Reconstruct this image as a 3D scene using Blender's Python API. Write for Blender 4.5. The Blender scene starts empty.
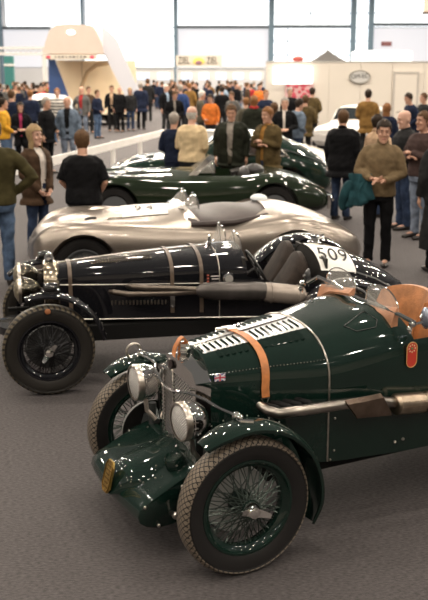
import bpy, bmesh, math, random
from mathutils import Vector, Matrix, Euler
from math import sin, cos, pi, radians, sqrt, exp, atan2
random.seed(7)
S = bpy.context.scene
C = S.collection
R_ = radians

# ------------------------------------------------------------------ materials
MATS = {}
def mat(name, col, rough=.5, metal=0., coat=0., var=0., vscale=8., bump=0., bscale=200., emit=None, estr=1., alpha=None, trans=0., spec=.5, sheen=0., col2=None, detail=4.):
    """plain procedural Principled surface; var mixes a noise tone (wear, weave), bump adds fine relief"""
    if name in MATS: return MATS[name]
    m = bpy.data.materials.new(name); m.use_nodes = True
    nt = m.node_tree; b = nt.nodes['Principled BSDF']
    b.inputs['Base Color'].default_value = (*col, 1); b.inputs['Roughness'].default_value = rough
    b.inputs['Metallic'].default_value = metal; b.inputs['Coat Weight'].default_value = coat
    b.inputs['Coat Roughness'].default_value = .04
    b.inputs['Specular IOR Level'].default_value = spec
    b.inputs['Sheen Weight'].default_value = sheen
    if trans: b.inputs['Transmission Weight'].default_value = trans
    if alpha is not None: b.inputs['Alpha'].default_value = alpha
    if emit:
        b.inputs['Emission Color'].default_value = (*emit, 1); b.inputs['Emission Strength'].default_value = estr
    tc = nt.nodes.new('ShaderNodeTexCoord')
    if var or col2:
        n = nt.nodes.new('ShaderNodeTexNoise'); n.inputs['Scale'].default_value = vscale; n.inputs['Detail'].default_value = detail
        nt.links.new(tc.outputs['Object'], n.inputs['Vector'])
        r = nt.nodes.new('ShaderNodeValToRGB')
        r.color_ramp.elements[0].position = .35; r.color_ramp.elements[1].position = .65
        c2 = col2 or tuple(min(1, c*(1+var)+.0) for c in col); c1 = col if col2 else tuple(c*(1-var) for c in col)
        r.color_ramp.elements[0].color = (*c1, 1); r.color_ramp.elements[1].color = (*c2, 1)
        nt.links.new(n.outputs['Fac'], r.inputs['Fac']); nt.links.new(r.outputs['Color'], b.inputs['Base Color'])
    if bump:
        n2 = nt.nodes.new('ShaderNodeTexNoise'); n2.inputs['Scale'].default_value = bscale; n2.inputs['Detail'].default_value = 3
        nt.links.new(tc.outputs['Object'], n2.inputs['Vector'])
        bp = nt.nodes.new('ShaderNodeBump'); bp.inputs['Strength'].default_value = bump; bp.inputs['Distance'].default_value = .01
        nt.links.new(n2.outputs['Fac'], bp.inputs['Height']); nt.links.new(bp.outputs['Normal'], b.inputs['Normal'])
    MATS[name] = m; return m

def math_node(nt, op, a, b=None):
    n = nt.nodes.new('ShaderNodeMath'); n.operation = op
    for i, v in enumerate((a, b)):
        if v is None: continue
        if isinstance(v, (int, float)): n.inputs[i].default_value = v
        else: nt.links.new(v, n.inputs[i])
    return n.outputs[0]

def tread_mat(name, dusty, dark, n1, k, half, rad, mode):
    """rubber whose tread band (by object-space radius and width) carries a block pattern and floor dust"""
    m = bpy.data.materials.new(name); m.use_nodes = True; nt = m.node_tree; b = nt.nodes['Principled BSDF']
    tc = nt.nodes.new('ShaderNodeTexCoord'); sp = nt.nodes.new('ShaderNodeSeparateXYZ'); nt.links.new(tc.outputs['Object'], sp.inputs[0])
    x, y, z = sp.outputs
    ang = math_node(nt, 'ARCTAN2', z, x); a = math_node(nt, 'MULTIPLY', ang, n1)
    yy = math_node(nt, 'MULTIPLY', y, k)
    if mode == 'diamond':
        p = math_node(nt, 'SUBTRACT', math_node(nt, 'MINIMUM', math_node(nt, 'ABSOLUTE', math_node(nt, 'SINE', math_node(nt, 'ADD', a, yy))), math_node(nt, 'ABSOLUTE', math_node(nt, 'SINE', math_node(nt, 'SUBTRACT', a, yy)))), .55)
    else:
        p = math_node(nt, 'SINE', math_node(nt, 'ADD', a, math_node(nt, 'MULTIPLY', math_node(nt, 'ABSOLUTE', y), k)))
    h = math_node(nt, 'GREATER_THAN', p, -.25)
    rr = math_node(nt, 'SQRT', math_node(nt, 'ADD', math_node(nt, 'MULTIPLY', x, x), math_node(nt, 'MULTIPLY', z, z)))
    band = math_node(nt, 'MULTIPLY', math_node(nt, 'LESS_THAN', math_node(nt, 'ABSOLUTE', y), half), math_node(nt, 'GREATER_THAN', rr, rad))
    f = math_node(nt, 'MULTIPLY', band, h)
    mx = nt.nodes.new('ShaderNodeMix'); mx.data_type = 'RGBA'
    nt.links.new(f, mx.inputs['Factor']); mx.inputs['A'].default_value = (*dark, 1); mx.inputs['B'].default_value = (*dusty, 1)
    nt.links.new(mx.outputs['Result'], b.inputs['Base Color'])
    bp = nt.nodes.new('ShaderNodeBump'); bp.inputs['Strength'].default_value = .8; bp.inputs['Distance'].default_value = .006
    nt.links.new(f, bp.inputs['Height']); nt.links.new(bp.outputs['Normal'], b.inputs['Normal'])
    b.inputs['Roughness'].default_value = .36; b.inputs['Specular IOR Level'].default_value = .16
    return m

def grid_mat(name, c1, c2, sx, sz, axes=('X', 'Z'), metal=.9, rough=.3, diag=True):
    """woven wire mesh: crossed line pattern in object space"""
    m = bpy.data.materials.new(name); m.use_nodes = True; nt = m.node_tree; b = nt.nodes['Principled BSDF']
    tc = nt.nodes.new('ShaderNodeTexCoord'); sp = nt.nodes.new('ShaderNodeSeparateXYZ'); nt.links.new(tc.outputs['Object'], sp.inputs[0])
    A = math_node(nt, 'MULTIPLY', sp.outputs[axes[0]], sx); B = math_node(nt, 'MULTIPLY', sp.outputs[axes[1]], sz)
    u, v = (math_node(nt, 'ADD', A, B), math_node(nt, 'SUBTRACT', A, B)) if diag else (A, B)
    p = math_node(nt, 'MAXIMUM', math_node(nt, 'SINE', u), math_node(nt, 'SINE', v))
    f = math_node(nt, 'GREATER_THAN', p, .55)
    mx = nt.nodes.new('ShaderNodeMix'); mx.data_type = 'RGBA'; nt.links.new(f, mx.inputs['Factor'])
    mx.inputs['A'].default_value = (*c1, 1); mx.inputs['B'].default_value = (*c2, 1)
    nt.links.new(mx.outputs['Result'], b.inputs['Base Color'])
    nt.links.new(math_node(nt, 'MULTIPLY', f, metal), b.inputs['Metallic'])
    bp = nt.nodes.new('ShaderNodeBump'); bp.inputs['Strength'].default_value = .6; bp.inputs['Distance'].default_value = .004
    nt.links.new(p, bp.inputs['Height']); nt.links.new(bp.outputs['Normal'], b.inputs['Normal'])
    b.inputs['Roughness'].default_value = rough
    return m

# ------------------------------------------------------------------ mesh building
class MB:
    def __init__(s): s.v = []; s.f = []
    def add(s, vs, fs, M=None):
        o = len(s.v)
        s.v += [tuple(M @ Vector(p)) if M else tuple(p) for p in vs]
        s.f += [tuple(i+o for i in f) for f in fs]; return s
    def box(s, c, d, rot=None, M=None):
        x, y, z = (q/2 for q in d)
        vs = [Vector(p) for p in ((-x,-y,-z),(x,-y,-z),(x,y,-z),(-x,y,-z),(-x,-y,z),(x,-y,z),(x,y,z),(-x,y,z))]
        if rot: E = Euler(rot).to_matrix(); vs = [E @ p for p in vs]
        vs = [p+Vector(c) for p in vs]
        return s.add(vs, [(3,2,1,0),(4,5,6,7),(0,1,5,4),(1,2,6,5),(2,3,7,6),(3,0,4,7)], M)
    def loft(s, rings, closed=True, cap=True, M=None, loop=False):
        n = len(rings[0]); vs = [p for r in rings for p in r]; fs = []
        m = len(rings)
        for i in range(m if loop else m-1):
            a, b = i*n, ((i+1) % m)*n
            for j in range(n if closed else n-1):
                k = (j+1) % n; fs.append((a+j, a+k, b+k, b+j))
        if cap and closed and not loop:
            fs.append(tuple(range(n))[::-1]); fs.append(tuple(range((m-1)*n, m*n)))
        return s.add(vs, fs, M)
    def tube(s, pts, r, seg=8, closed=False, M=None, flat=None):
        """round (or flattened) pipe along a path; r may be a list"""
        pts = [Vector(p) for p in pts]; n = len(pts); rr = r if isinstance(r, (list, tuple)) else [r]*n
        rings = []; up = None
        for i, p in enumerate(pts):
            t = (pts[(i+1) % n]-pts[i-1]) if closed else (pts[min(i+1, n-1)]-pts[max(i-1, 0)])
            t = t.normalized() if t.length > 1e-9 else Vector((0,0,1))
            if up is None: up = Vector((0,0,1)) if abs(t.z) < .9 else Vector((1,0,0))
            a = t.cross(up); a = a.normalized() if a.length > 1e-6 else t.orthogonal().normalized()
            b = a.cross(t).normalized(); up = b
            rings.append([p+(a*cos(q)+b*sin(q)*(flat or 1))*rr[i] for q in (2*pi*k/seg for k in range(seg))])
        return s.loft(rings, True, not closed, M, loop=closed)
    def lathe(s, prof, seg=32, M=None, axis='Z', closed=False):
        """prof: (r, h) pairs revolved about an axis"""
        rings = []
        for r, h in prof:
            ring = []
            for k in range(seg):
                a = 2*pi*k/seg; p = (r*cos(a), r*sin(a), h)
                if axis == 'Y': p = (p[0], p[2], p[1])
                elif axis == 'X': p = (p[2], p[0], p[1])
                ring.append(p)
            rings.append(ring)
        return s.loft(rings, True, not closed, M, loop=closed)
    def ball(s, c, r, seg=12, rings=8, M=None):
        rx, ry, rz = r if isinstance(r, (tuple, list)) else (r,)*3
        R = []
        for i in range(rings+1):
            t = -pi/2+pi*i/rings; q = max(cos(t), .02)
            R.append([(c[0]+rx*q*cos(2*pi*k/seg), c[1]+ry*q*sin(2*pi*k/seg), c[2]+rz*sin(t)) for k in range(seg)])
        return s.loft(R, True, True, M)
    def grid(s, fn, nu, nv, M=None):
        vs = [fn(i/nu, j/nv) for i in range(nu+1) for j in range(nv+1)]
        fs = [(i*(nv+1)+j, (i+1)*(nv+1)+j, (i+1)*(nv+1)+j+1, i*(nv+1)+j+1) for i in range(nu) for j in range(nv)]
        return s.add(vs, fs, M)
    def prism(s, poly, d, M=None):
        """2-D outline (x, z) given depth d along y"""
        n = len(poly); vs = [(x, -d/2, z) for x, z in poly]+[(x, d/2, z) for x, z in poly]
        fs = [tuple(range(n)), tuple(range(n, 2*n))[::-1]]+[(i, i+n, (i+1) % n+n, (i+1) % n) for i in range(n)]
        return s.add(vs, fs, M)
    def strip(s, path, nrm, w, t, M=None):
        """flat band: path points, width vector per point nrm, thickness by t vector list"""
        rings = []
        for p, n_, t_ in zip(path, nrm, t):
            p, n_, t_ = Vector(p), Vector(n_)*w/2, Vector(t_)
            rings.append([p-n_, p+n_, p+n_+t_, p-n_+t_])
        return s.loft(rings, True, True, M)
    def data(s, name, m, smooth=True, angle=40):
        me = bpy.data.meshes.new(name); me.from_pydata(s.v, [], s.f)
        bm = bmesh.new(); bm.from_mesh(me); bmesh.ops.recalc_face_normals(bm, faces=bm.faces); bm.to_mesh(me); bm.free()
        finish(me, m, smooth, angle); return me
    def build(s, name, m, parent=None, smooth=True, angle=40, loc=None, label=None):
        return link(name, s.data(name, m, smooth, angle), parent, loc, label=label)

def finish(me, m, smooth=True, angle=40):
    if smooth and len(me.polygons):
        me.polygons.foreach_set('use_smooth', [True]*len(me.polygons)); me.set_sharp_from_angle(angle=R_(angle))
    me.materials.clear(); me.materials.append(m); me.update()

def link(name, me, parent=None, loc=None, rz=0, label=None):
    o = bpy.data.objects.new(name, me); C.objects.link(o)
    if parent: o.parent = parent
    if loc: o.location = loc
    if rz: o.rotation_euler = (0, 0, rz)
    if label: o['label'] = label
    return o
def empty(name, parent=None, loc=(0,0,0), rz=0):
    o = link(name, None, parent, loc, rz); o.empty_display_size = .1; return o
def tag(o, label=None, cat=None, group=None, kind=None):
    for k, v in (('label', label), ('category', cat), ('group', group), ('kind', kind)):
        if v: o[k] = v
    return o
def thing(name, label, cat, loc=(0,0,0), rz=0, group=None): return tag(empty(name, None, loc, rz), label, cat, group)
def dup_tree(o, parent=None):
    c = o.copy(); C.objects.link(c)
    if parent: c.parent = parent
    for ch in list(o.children): dup_tree(ch, c)
    return c

def evaluated(me, mods):
    """a mesh after modifiers (remesh, smooth, boolean), as plain mesh data"""
    o = bpy.data.objects.new('tmp', me); C.objects.link(o); extra = []
    for kind, kw in mods:
        md = o.modifiers.new('m', kind)
        for k, v in kw.items():
            if k == 'cutter':
                q = bpy.data.objects.new('tmpc', v); C.objects.link(q); md.object = q; extra.append(q)
            else: setattr(md, k, v)
    bpy.context.view_layer.update(); dg = bpy.context.evaluated_depsgraph_get(); dg.update()
    out = bpy.data.meshes.new_from_object(o.evaluated_get(dg))
    for q in [o]+extra: bpy.data.objects.remove(q)
    return out

def smoothstep(a, b, x):
    t = max(0., min(1., (x-a)/(b-a))); return t*t*(3-2*t)
def cr(keys, x):
    """Catmull-Rom through keys [(x, v...)]"""
    n = len(keys)
    if x <= keys[0][0]: return keys[0][1:]
    if x >= keys[-1][0]: return keys[-1][1:]
    i = max(k for k in range(n-1) if keys[k][0] <= x)
    p0, p1, p2, p3 = keys[max(i-1, 0)], keys[i], keys[i+1], keys[min(i+2, n-1)]
    h = p2[0]-p1[0]; t = (x-p1[0])/h; out = []
    for k in range(1, len(p1)):
        m1 = (p2[k]-p0[k])/(p2[0]-p0[0])*h; m2 = (p3[k]-p1[k])/(p3[0]-p1[0])*h if p3[0] > p1[0] else 0
        t2, t3 = t*t, t*t*t
        out.append((2*t3-3*t2+1)*p1[k]+(t3-2*t2+t)*m1+(-2*t3+3*t2)*p2[k]+(t3-t2)*m2)
    return tuple(out)
def arc(cx, cz, r, a0, a1, n, y=0):
    return [(cx+r*cos(R_(a0+(a1-a0)*i/n)), y, cz+r*sin(R_(a0+(a1-a0)*i/n))) for i in range(n+1)]
def text(body, size, m, parent=None, name='lettering', ext=.002, M=None, squash=1.):
    cu = bpy.data.curves.new(name, 'FONT'); cu.body = body; cu.size = size; cu.extrude = ext; cu.align_x = 'CENTER'; cu.align_y = 'CENTER'
    o = bpy.data.objects.new('t', cu); C.objects.link(o); bpy.context.view_layer.update()
    me = bpy.data.meshes.new_from_object(o.evaluated_get(bpy.context.evaluated_depsgraph_get())); bpy.data.objects.remove(o)
    if squash != 1: me.transform(Matrix.Diagonal((squash, 1, 1, 1)))
    if M: me.transform(M)
    me.materials.clear(); me.materials.append(m)
    return link(name, me, parent)

# ------------------------------------------------------------------ common materials
chrome = mat('chrome', (.80,.78,.75), .06, 1.)
chrome_dull = mat('worn_nickel', (.55,.5,.45), .28, 1., var=.15, vscale=30)
green_paint = mat('racing_green_paint', (.004,.015,.011), .5, 0, coat=1., var=.12, vscale=3, spec=.04)
black_paint = mat('black_paint', (.006,.006,.008), .5, 0, coat=1., spec=.04)
black_satin = mat('black_satin', (.012,.012,.013), .45)
under_black = mat('chassis_black', (.008,.008,.008), .6, spec=.12)
leather_tan = mat('tan_leather', (.42,.17,.06), .5, var=.25, vscale=14, bump=.25, bscale=90)
leather_pad = mat('leather_padding', (.46,.22,.12), .55, var=.2, vscale=14, bump=.2, bscale=90)
strap_tan = mat('strap_leather', (.47,.17,.05), .5, var=.18, vscale=25, bump=.2, bscale=120)
glass = mat('clear_glass', (.9,.95,.93), .03, trans=1., alpha=.35)
lens_mat = mat('headlamp_glass', (.8,.82,.8), .12, .35, coat=1., bump=.4, bscale=120)
brass = mat('brass', (.45,.30,.09), .35, .9, var=.3, vscale=60)
steel_pipe = mat('heated_steel', (.36,.29,.22), .34, 1., var=.3, vscale=9)
white_paint = mat('white_enamel', (.8,.78,.74), .4)
tyre_big = tread_mat('tyre_rubber_dusty_tread', (.19,.155,.12), (.018,.017,.017), 34, 100, .066, .320, 'diamond')
tyre_black = tread_mat('tyre_rubber_ribbed_tread', (.11,.09,.062), (.022,.020,.018), 50, 60, .06, .322, 'bar')
tyre_plain = mat('tyre_rubber', (.016,.015,.015), .6, spec=.15, var=.2, vscale=5)
# ------------------------------------------------------------------ wire wheels
def wheel(parent, y, x, side, R, W, rim_r, rim_m, spoke_m, tyre_m, spin=0., nut_m=None, n_sp=22, drum=None):
    """wire wheel at axle (x, y); side -1 puts the outer face toward -y"""
    w = empty('wheel', parent, (x, y, R), 0)
    h = W/2; t = MB()
    prof = [(rim_r-.004, h*.62), (rim_r+.012, h*.78), ((R+rim_r)/2-.01, h*.98), ((R+rim_r)/2+.025, h*1.0), (R-.028, h*.93), (R-.010, h*.78), (R-.002, h*.5), (R, 0)]
    prof = prof+[(r, -q) for r, q in prof[::-1][1:]]
    t.lathe(prof, 72, axis='Y', closed=False)
    t.f = [f for f in t.f if len(f) == 4]
    for k in (.80, .87, .94):                                            # sidewall moulding rings
        rr = rim_r+.012+(R-rim_r)*k*.75
        for s in (-1, 1):
            t.lathe([(rr-.003, s*h*.97), (rr, s*h*1.015), (rr+.003, s*h*.97)], 56, axis='Y'); t.f = [f for f in t.f if len(f) == 4]
    t.build('tyre', tyre_m, w)
    r = MB()
    pr = [(rim_r+.008, h*.70), (rim_r+.006, h*.78), (rim_r-.006, h*.78), (rim_r-.012, h*.62), (rim_r-.018, h*.5), (rim_r-.034, h*.35), (rim_r-.040, 0), (rim_r-.034, -h*.35), (rim_r-.018, -h*.5), (rim_r-.012, -h*.62), (rim_r-.006, -h*.78), (rim_r+.006, -h*.78), (rim_r+.008, -h*.7)]
    r.lathe(pr, 64, axis='Y'); r.f = [f for f in r.f if len(f) == 4]
    r.build('rim', rim_m, w)
    hb = MB(); hb.lathe([(.03, side*.075), (.046, side*.07), (.05, side*.03), (.05, side*-.03), (.062, side*-.04), (.062, side*-.05)], 24, axis='Y')
    hb.build('hub', rim_m, w)
    sp = MB()
    for k in range(n_sp):
        a = 2*pi*k/n_sp
        for q, (yo, yr, rr, tw) in enumerate(((.062, .0, rim_r-.036, .55), (-.045, .012, rim_r-.034, -.5), (.045, -.014, rim_r-.034, -.55))):
            for sg in ((1, -1) if q == 0 else ((1,) if k % 2 else (-1,))):
                b = a+q*.09; e = b+sg*abs(tw)
                sp.tube([(.048*cos(b), side*yo, .048*sin(b)), (rr*cos(e), side*yr, rr*sin(e))], .0027, 5)
    sp.build('spokes', spoke_m, w)
    d = MB(); d.lathe([(.02, side*-.06), (.165, side*-.062), (.17, side*-.075), (.17, side*-.10), (.02, side*-.1)], 32, axis='Y')
    d.build('brake_drum', drum or MATS['brake_drum'], w)
    bp = MB(); bp.lathe([(.02, side*-.100), (.176, side*-.100), (.176, side*-.110), (.02, side*-.112)], 32, axis='Y'); bp.build('backplate', under_black, w)
    nt = MB(); nt.lathe([(.043, side*.055), (.043, side*.085), (.036, side*.10), (.028, side*.112), (.012, side*.118), (.003, side*.118)], 24, axis='Y')
    for s in (-1, 1):                                                    # knock-off ears
        E_ = Matrix.Rotation(spin, 4, 'Y')
        nt.loft([[(s*.02, side*.10, -.022), (s*.02, side*.075, -.022), (s*.02, side*.075, .022), (s*.02, side*.10, .022)],
                 [(s*.05, side*.112, -.017), (s*.05, side*.092, -.017), (s*.05, side*.092, .017), (s*.05, side*.112, .017)],
                 [(s*.082, side*.128, -.011), (s*.082, side*.116, -.011), (s*.082, side*.116, .011), (s*.082, side*.128, .011)]], M=E_)
    nt.build('hub_nut', nut_m or chrome, w, angle=30)
    w.rotation_euler = (0, 0, 0)
    return w
mat('brake_drum', (.42,.42,.41), .5, .2)

def cycle_wing(parent, name, m, x, z, r, a0, a1, y0, y1, crown=.018, lip=.012, n=26, end_drop=0):
    """crowned mudguard strip following an arc around the wheel"""
    b = MB(); rings = []
    for i in range(n+1):
        a = R_(a0+(a1-a0)*i/n); ring = []
        prof = [(0, -lip), (0, 0), (.18, crown*.75), (.4, crown), (.6, crown), (.82, crown*.75), (1, 0), (1, -lip)]
        tip = min(i, n-i)/n*8; wq = min(1, .62+.38*tip)
        pts = []
        for u, dr in prof:
            yy = (y0+y1)/2+(y1-y0)*(u-.5)*wq; pts.append((x+(r+dr)*cos(a), yy, z+(r+dr)*sin(a)))
        for u, dr in prof[::-1]:
            yy = (y0+y1)/2+(y1-y0)*(u-.5)*wq*.98; pts.append((x+(r+dr-.004)*cos(a), yy, z+(r+dr-.004)*sin(a)))
        rings.append(pts)
    b.loft(rings); return b.build(name, m, parent, angle=50)

def arch_ring(x, w, zb, zs, zt, e, n=14, hump=None, tuck=.0):
    """open body section: straight flanks, superelliptic top"""
    pts = [(x, -w+tuck, zb), (x, -w+tuck*.3, zb+(zs-zb)*.35), (x, -w, zb+(zs-zb)*.75)]
    for i in range(n+1):
        t = pi*i/n; cy, sz = cos(t), sin(t)
        y = -w*math.copysign(abs(cy)**(2/e), cy); z = zs+(zt-zs)*abs(sz)**(2/e)
        if hump: z += hump(x, y)
        pts.append((x, y, z))
    pts += [(x, w, zb+(zs-zb)*.75), (x, w-tuck*.3, zb+(zs-zb)*.35), (x, w-tuck, zb)]
    return pts
def shell_body(keys, xs, n=14, hump=None, drop=None, tuck=0.):
    b = MB(); rings = [arch_ring(x, *cr(keys, x), n=n, hump=hump, tuck=tuck) for x in xs]
    m = len(rings[0]); b.loft(rings, closed=False, cap=False)
    if drop:
        keep = []
        for i in range(len(xs)-1):
            for j in range(m-1):
                if not drop((xs[i]+xs[i+1])/2, j, m): keep.append(b.f[i*(m-1)+j])
        b.f = keep
    return b, rings

def front_cap(b, ring): b.add(ring, [tuple(range(len(ring)))])

# ------------------------------------------------------------------ green racing car in the foreground
def build_green_racer():
    car = thing('vintage_racing_car', 'dark green open racing car in front with chrome radiator, tan bonnet strap and tan seats', 'car', (-.1356, 4.758, 0), R_(27.27), 'vintage cars on show')
    G = green_paint
    keys = [(.02, .222, .42, .79, .968, 2.5), (.30, .305, .39, .80, 1.012, 2.4), (.62, .392, .36, .80, 1.058, 2.3), (.85, .43, .36, .84, 1.088, 2.35), (1.05, .455, .36, .88, 1.10, 2.5), (1.25, .465, .36, .90, 1.09, 2.5), (1.6, .47, .36, .92, 1.10, 2.4), (2.0, .45, .38, .92, 1.10, 2.3), (2.5, .34, .42, .85, 1.03, 2.2), (2.95, .19, .5, .74, .88, 2.1), (3.2, .05, .6, .68, .72, 2.)]
    hump = lambda x, y: .018*exp(-((abs(y)-.20)/.14)**2)*smoothstep(.70, 1.02, x)*(1-smoothstep(1.12, 1.7, x))
    xs = [.02+.05*i for i in range(13)]
    b, rg = shell_body(keys, xs, 18, tuck=.0); front_cap(b, rg[0]); b.build('bonnet', G, car)
    xs = [.623+.042*i for i in range(62)]
    def drop(x, j, m): return 1.14 < x < 1.93 and 5 <= j <= m-7
    b, rg = shell_body(keys, xs, 18, hump, drop); body = b.build('body', G, car)
    # cockpit lining and floor
    t = MB(); t.box((1.5,0,.42), (.8,.80,.03)); t.box((1.12,0,.72), (.02,.82,.56)); t.box((1.95,0,.72), (.02,.80,.56))
    for s in (-1, 1): t.box((1.5,s*.425,.66), (.8,.02,.5))
    t.build('cockpit_lining', mat('cockpit_trim', (.05,.02,.015), .7), car)
    u = MB(); u.box((1.35,0,.33), (2.6,.62,.1))
    for s in (-1, 1): u.box((1.1,s*.30,.36), (2.5,.06,.10))
    u.tube([(0,-.58,.345),(0,.58,.345)], .028, 10); u.tube([(2.39,-.58,.345),(2.39,.58,.345)], .04, 10)
    for s in (-1, 1): u.box((.0,0,0),(.001,.001,.001)) if 0 else u.box((.22,s*.30,.42), (.36,.05,.03)); u.tube([(-.02,s*.53,.345),(-.05,s*.36,.46)], .02, 8); u.lathe([(.06,-.02),(.06,.02)], 16, Matrix.Translation((.08,s*.36,.5)), 'Y')
    u.build('chassis', under_black, car)
    # seams, beading, rivets
    s = MB(); ring = arch_ring(.622, *cr(keys, .622), n=18); s.tube([(p[0], p[1]*1.008, p[2]+.004) for p in ring], .006, 6)
    s.build('bonnet_seam', chrome_dull, car)
    s = MB(); s.tube([(x, 0, cr(keys, x)[3]+.004) for x in (.03,.3,.6)], .008, 8); s.build('bonnet_hinge', chrome, car)
    def on_body(x, t, off=.0):
        w, zb, zs, zt, e = cr(keys, x); cy, sz = cos(t), sin(t)
        y = -w*math.copysign(abs(cy)**(2/e), cy); z = zs+(zt-zs)*abs(sz)**(2/e)+hump(x, y)
        n_ = Vector((0, -cy, max(sz, .05))).normalized(); return Vector((x, y, z))+n_*off, n_
    lv = MB()                                                            # rows of bonnet louvres, near and far side
    for far in (0, 1):
        for k in range(0 if far else 1, 15):
            x = .075+.034*k
            if .265 < x < .335: continue
            t0, t1 = (.92, 1.16) if not far else (pi-1.4, pi-1.05)
            a, na = on_body(x, t0, .001); c, nc = on_body(x, t1, .001)
            mid = (a+c)/2
            lv.loft([[a+Vector((-.009,0,0)), a+na*.012+Vector((.004,0,0)), a+Vector((.011,0,0))], [mid+Vector((-.009,0,0)), mid+(na+nc)*.008+Vector((.005,0,0)), mid+Vector((.011,0,0))], [c+Vector((-.009,0,0)), c+nc*.012+Vector((.004,0,0)), c+Vector((.011,0,0))]])
    lv.build('bonnet_louvres', G, car, angle=20)
    # bright reflection along the hinge, laid on as a pale panel, with louvres
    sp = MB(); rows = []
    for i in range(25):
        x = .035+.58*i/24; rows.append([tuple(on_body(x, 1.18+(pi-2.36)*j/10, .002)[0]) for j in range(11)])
    sp.loft(rows, closed=False, cap=False); sp.build('top_reflection', mat('hinge_reflection_pale', (.75,.75,.76), .32, .65), car, label='pale painted reflection on the bonnet top under the hinge louvres')
    pn = MB()
    for k in range(17):
        x = .04+.034*k; a, na = on_body(x, 1.24, .004); c, nc = on_body(x, 1.50, .004)
        if .27 < x < .33: continue
        pn.loft([[a+Vector((-.006,0,0)), a+na*.010, a+Vector((.007,0,0))], [c+Vector((-.006,0,0)), c+nc*.010, c+Vector((.007,0,0))]])
    pn.build('top_louvres', G, car, angle=20)
    rv = MB()
    for k in range(34): p, n_ = on_body(.03+.0175*k, .42, .001); rv.ball(p, .0035, 6, 4)
    for x, z in ((.66,.60),(.66,.42),(.64,.37),(1.02,.42),(1.07,.43)): rv.ball((x,-cr(keys,x)[0]-.001,z), .010 if x > .9 else .007, 8, 6)
    rv.build('rivets', chrome_dull, car)
    # bonnet strap
    st = MB(); path = []; nr = []
    xs0 = .29
    for i in range(13):
        p, n_ = on_body(xs0+.012*sin(i/12*pi), pi/2*1.18-(pi/2*1.18-.12)*i/12, .006); path.append(p); nr.append(n_)
    path += [Vector((.285,-.312,.80)), Vector((.285,-.318,.752))]; nr += [Vector((0,-1,0))]*2
    st.strip(path, [Vector((1,0,0))]*len(path), .044, [n_*.005 for n_ in nr])
    so = st.build('bonnet_strap', strap_tan, car)
    bk = MB(); p, n_ = on_body(.29, 1.78, .012); bk.box(p, (.06,.07,.012)); bk.box(p+Vector((-.05,0,.004)), (.06,.03,.01))
    bk.tube([(.262,-.316,.745),(.308,-.316,.745),(.285,-.318,.705)], .0045, 6, closed=True); bk.tube([(.285,-.318,.705),(.285,-.36,.68)], .0045, 6)
    bk.build('buckle', chrome_dull, so)
    # Union flag decal
    fl = MB(); p = Vector((.045,-.242,.845))
    wm, rm, bm_ = mat('flag_white', (.75,.72,.74), .5), mat('flag_red', (.55,.04,.09), .5), mat('flag_blue', (.06,.06,.28), .5)
    M0 = Matrix.Translation((.062,-.2405,.868)) @ Matrix.Rotation(R_(-7), 4, 'Z') @ Matrix.Rotation(R_(0), 4, 'Y')
    fo = MB().box((0,0,0), (.058,.002,.036), M=M0).build('flag_decal', bm_, car, smooth=False)
    f2 = MB()
    for sg in (-1, 1): f2.box((0,-.0015,0), (.064,.001,.008), (0, sg*.55, 0), M=M0)
    f2.box((0,-.002,0), (.058,.001,.013), M=M0).box((0,-.002,0), (.014,.001,.036), M=M0); f2.build('flag_cross_white', wm, fo, smooth=False)
    MB().box((0,-.003,0), (.058,.001,.007), M=M0).box((0,-.003,0), (.008,.001,.036), M=M0).build('flag_cross_red', rm, fo, smooth=False)
    # enamel badge on the flank
    bd = MB(); M1 = Matrix.Translation((1.095,-.4645,.905)); out = [(.033*cos(a), .033*sin(a)+(.035 if sin(a) > 0 else -.035)) for a in (2*pi*i/28 for i in range(28))]
    bd.prism(out, .004, M1); bo = bd.build('flank_badge', mat('badge_red', (.55,.05,.03), .35), car)
    q = MB(); q.tube([(x*1.02, -.003, z*1.02) for x, z in out], .0025, 6, closed=True, M=M1); q.build('badge_border', mat('badge_gold', (.6,.33,.12), .4), bo)
    q = MB()
    for k in range(8): q.ball((.02*cos(k*pi/4),-.003,.035+.02*sin(k*pi/4)), (.005,.002,.005), 8, 4, M1)
    q.build('badge_petals', mat('badge_cream', (.8,.55,.35), .5), bo)
    MB().ball((0,-.003,.035), (.007,.003,.007), 8, 6, M1).build('badge_centre', mat('badge_green', (.1,.3,.1), .5), bo)
    # radiator
    rs = MB(); zt, zb = .905, .395
    def rad_ring(x, k=1., dz=0.):
        w = .222*k
        return [(x,-w,zb),(x,-w,zt-.06+dz),(x,-w+.035,zt-.008+dz),(x,-.10,zt+.022+dz),(x,0,zt+.045+dz),(x,.10,zt+.022+dz),(x,w-.035,zt-.008+dz),(x,w,zt-.06+dz),(x,w,zb)]
    def vee(ring, d, inner=0): return [(x-d*(1-abs(y)/.222), y, z) for x, y, z in ring]
    inn = [(x, y*.86, (z-zb)*.84+zb) for x, y, z in rad_ring(-.062)]
    rs.loft([rad_ring(.022), rad_ring(-.05), vee(rad_ring(-.066), .035), vee(inn, .035)], closed=False, cap=False)
    rs.loft([vee(inn, .035), vee([(x+.02, y, z) for x, y, z in inn], .035)], closed=False, cap=False)
    rs.build('radiator_shell', chrome, car, angle=30)
    gm = grid_mat('radiator_mesh', (.10,.10,.11), (.80,.76,.72), 300, 300, ('Y','Z'), .9, .3)
    g = MB()
    for s in (-1, 1):
        g.add([(-.047,s*.192,zb),(-.082,0,zb),(-.082,0,zt-.035),(-.06,s*.11,zt-.05),(-.047,s*.192,zt-.11)], [(0,1,2,3,4)])
    g.build('radiator_grille', gm, car, smooth=False, label='wire mesh grille in two angled halves')
    gb = MB(); gb.tube([(-.088,0,zb),(-.088,0,zt-.03)], .006, 8)
    for s in (-1, 1): gb.tube([(-.056,s*.192,zb),(-.058,s*.19,zt-.11),(-.07,s*.11,zt-.05),(-.09,0,zt-.032)], .006, 6)
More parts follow.
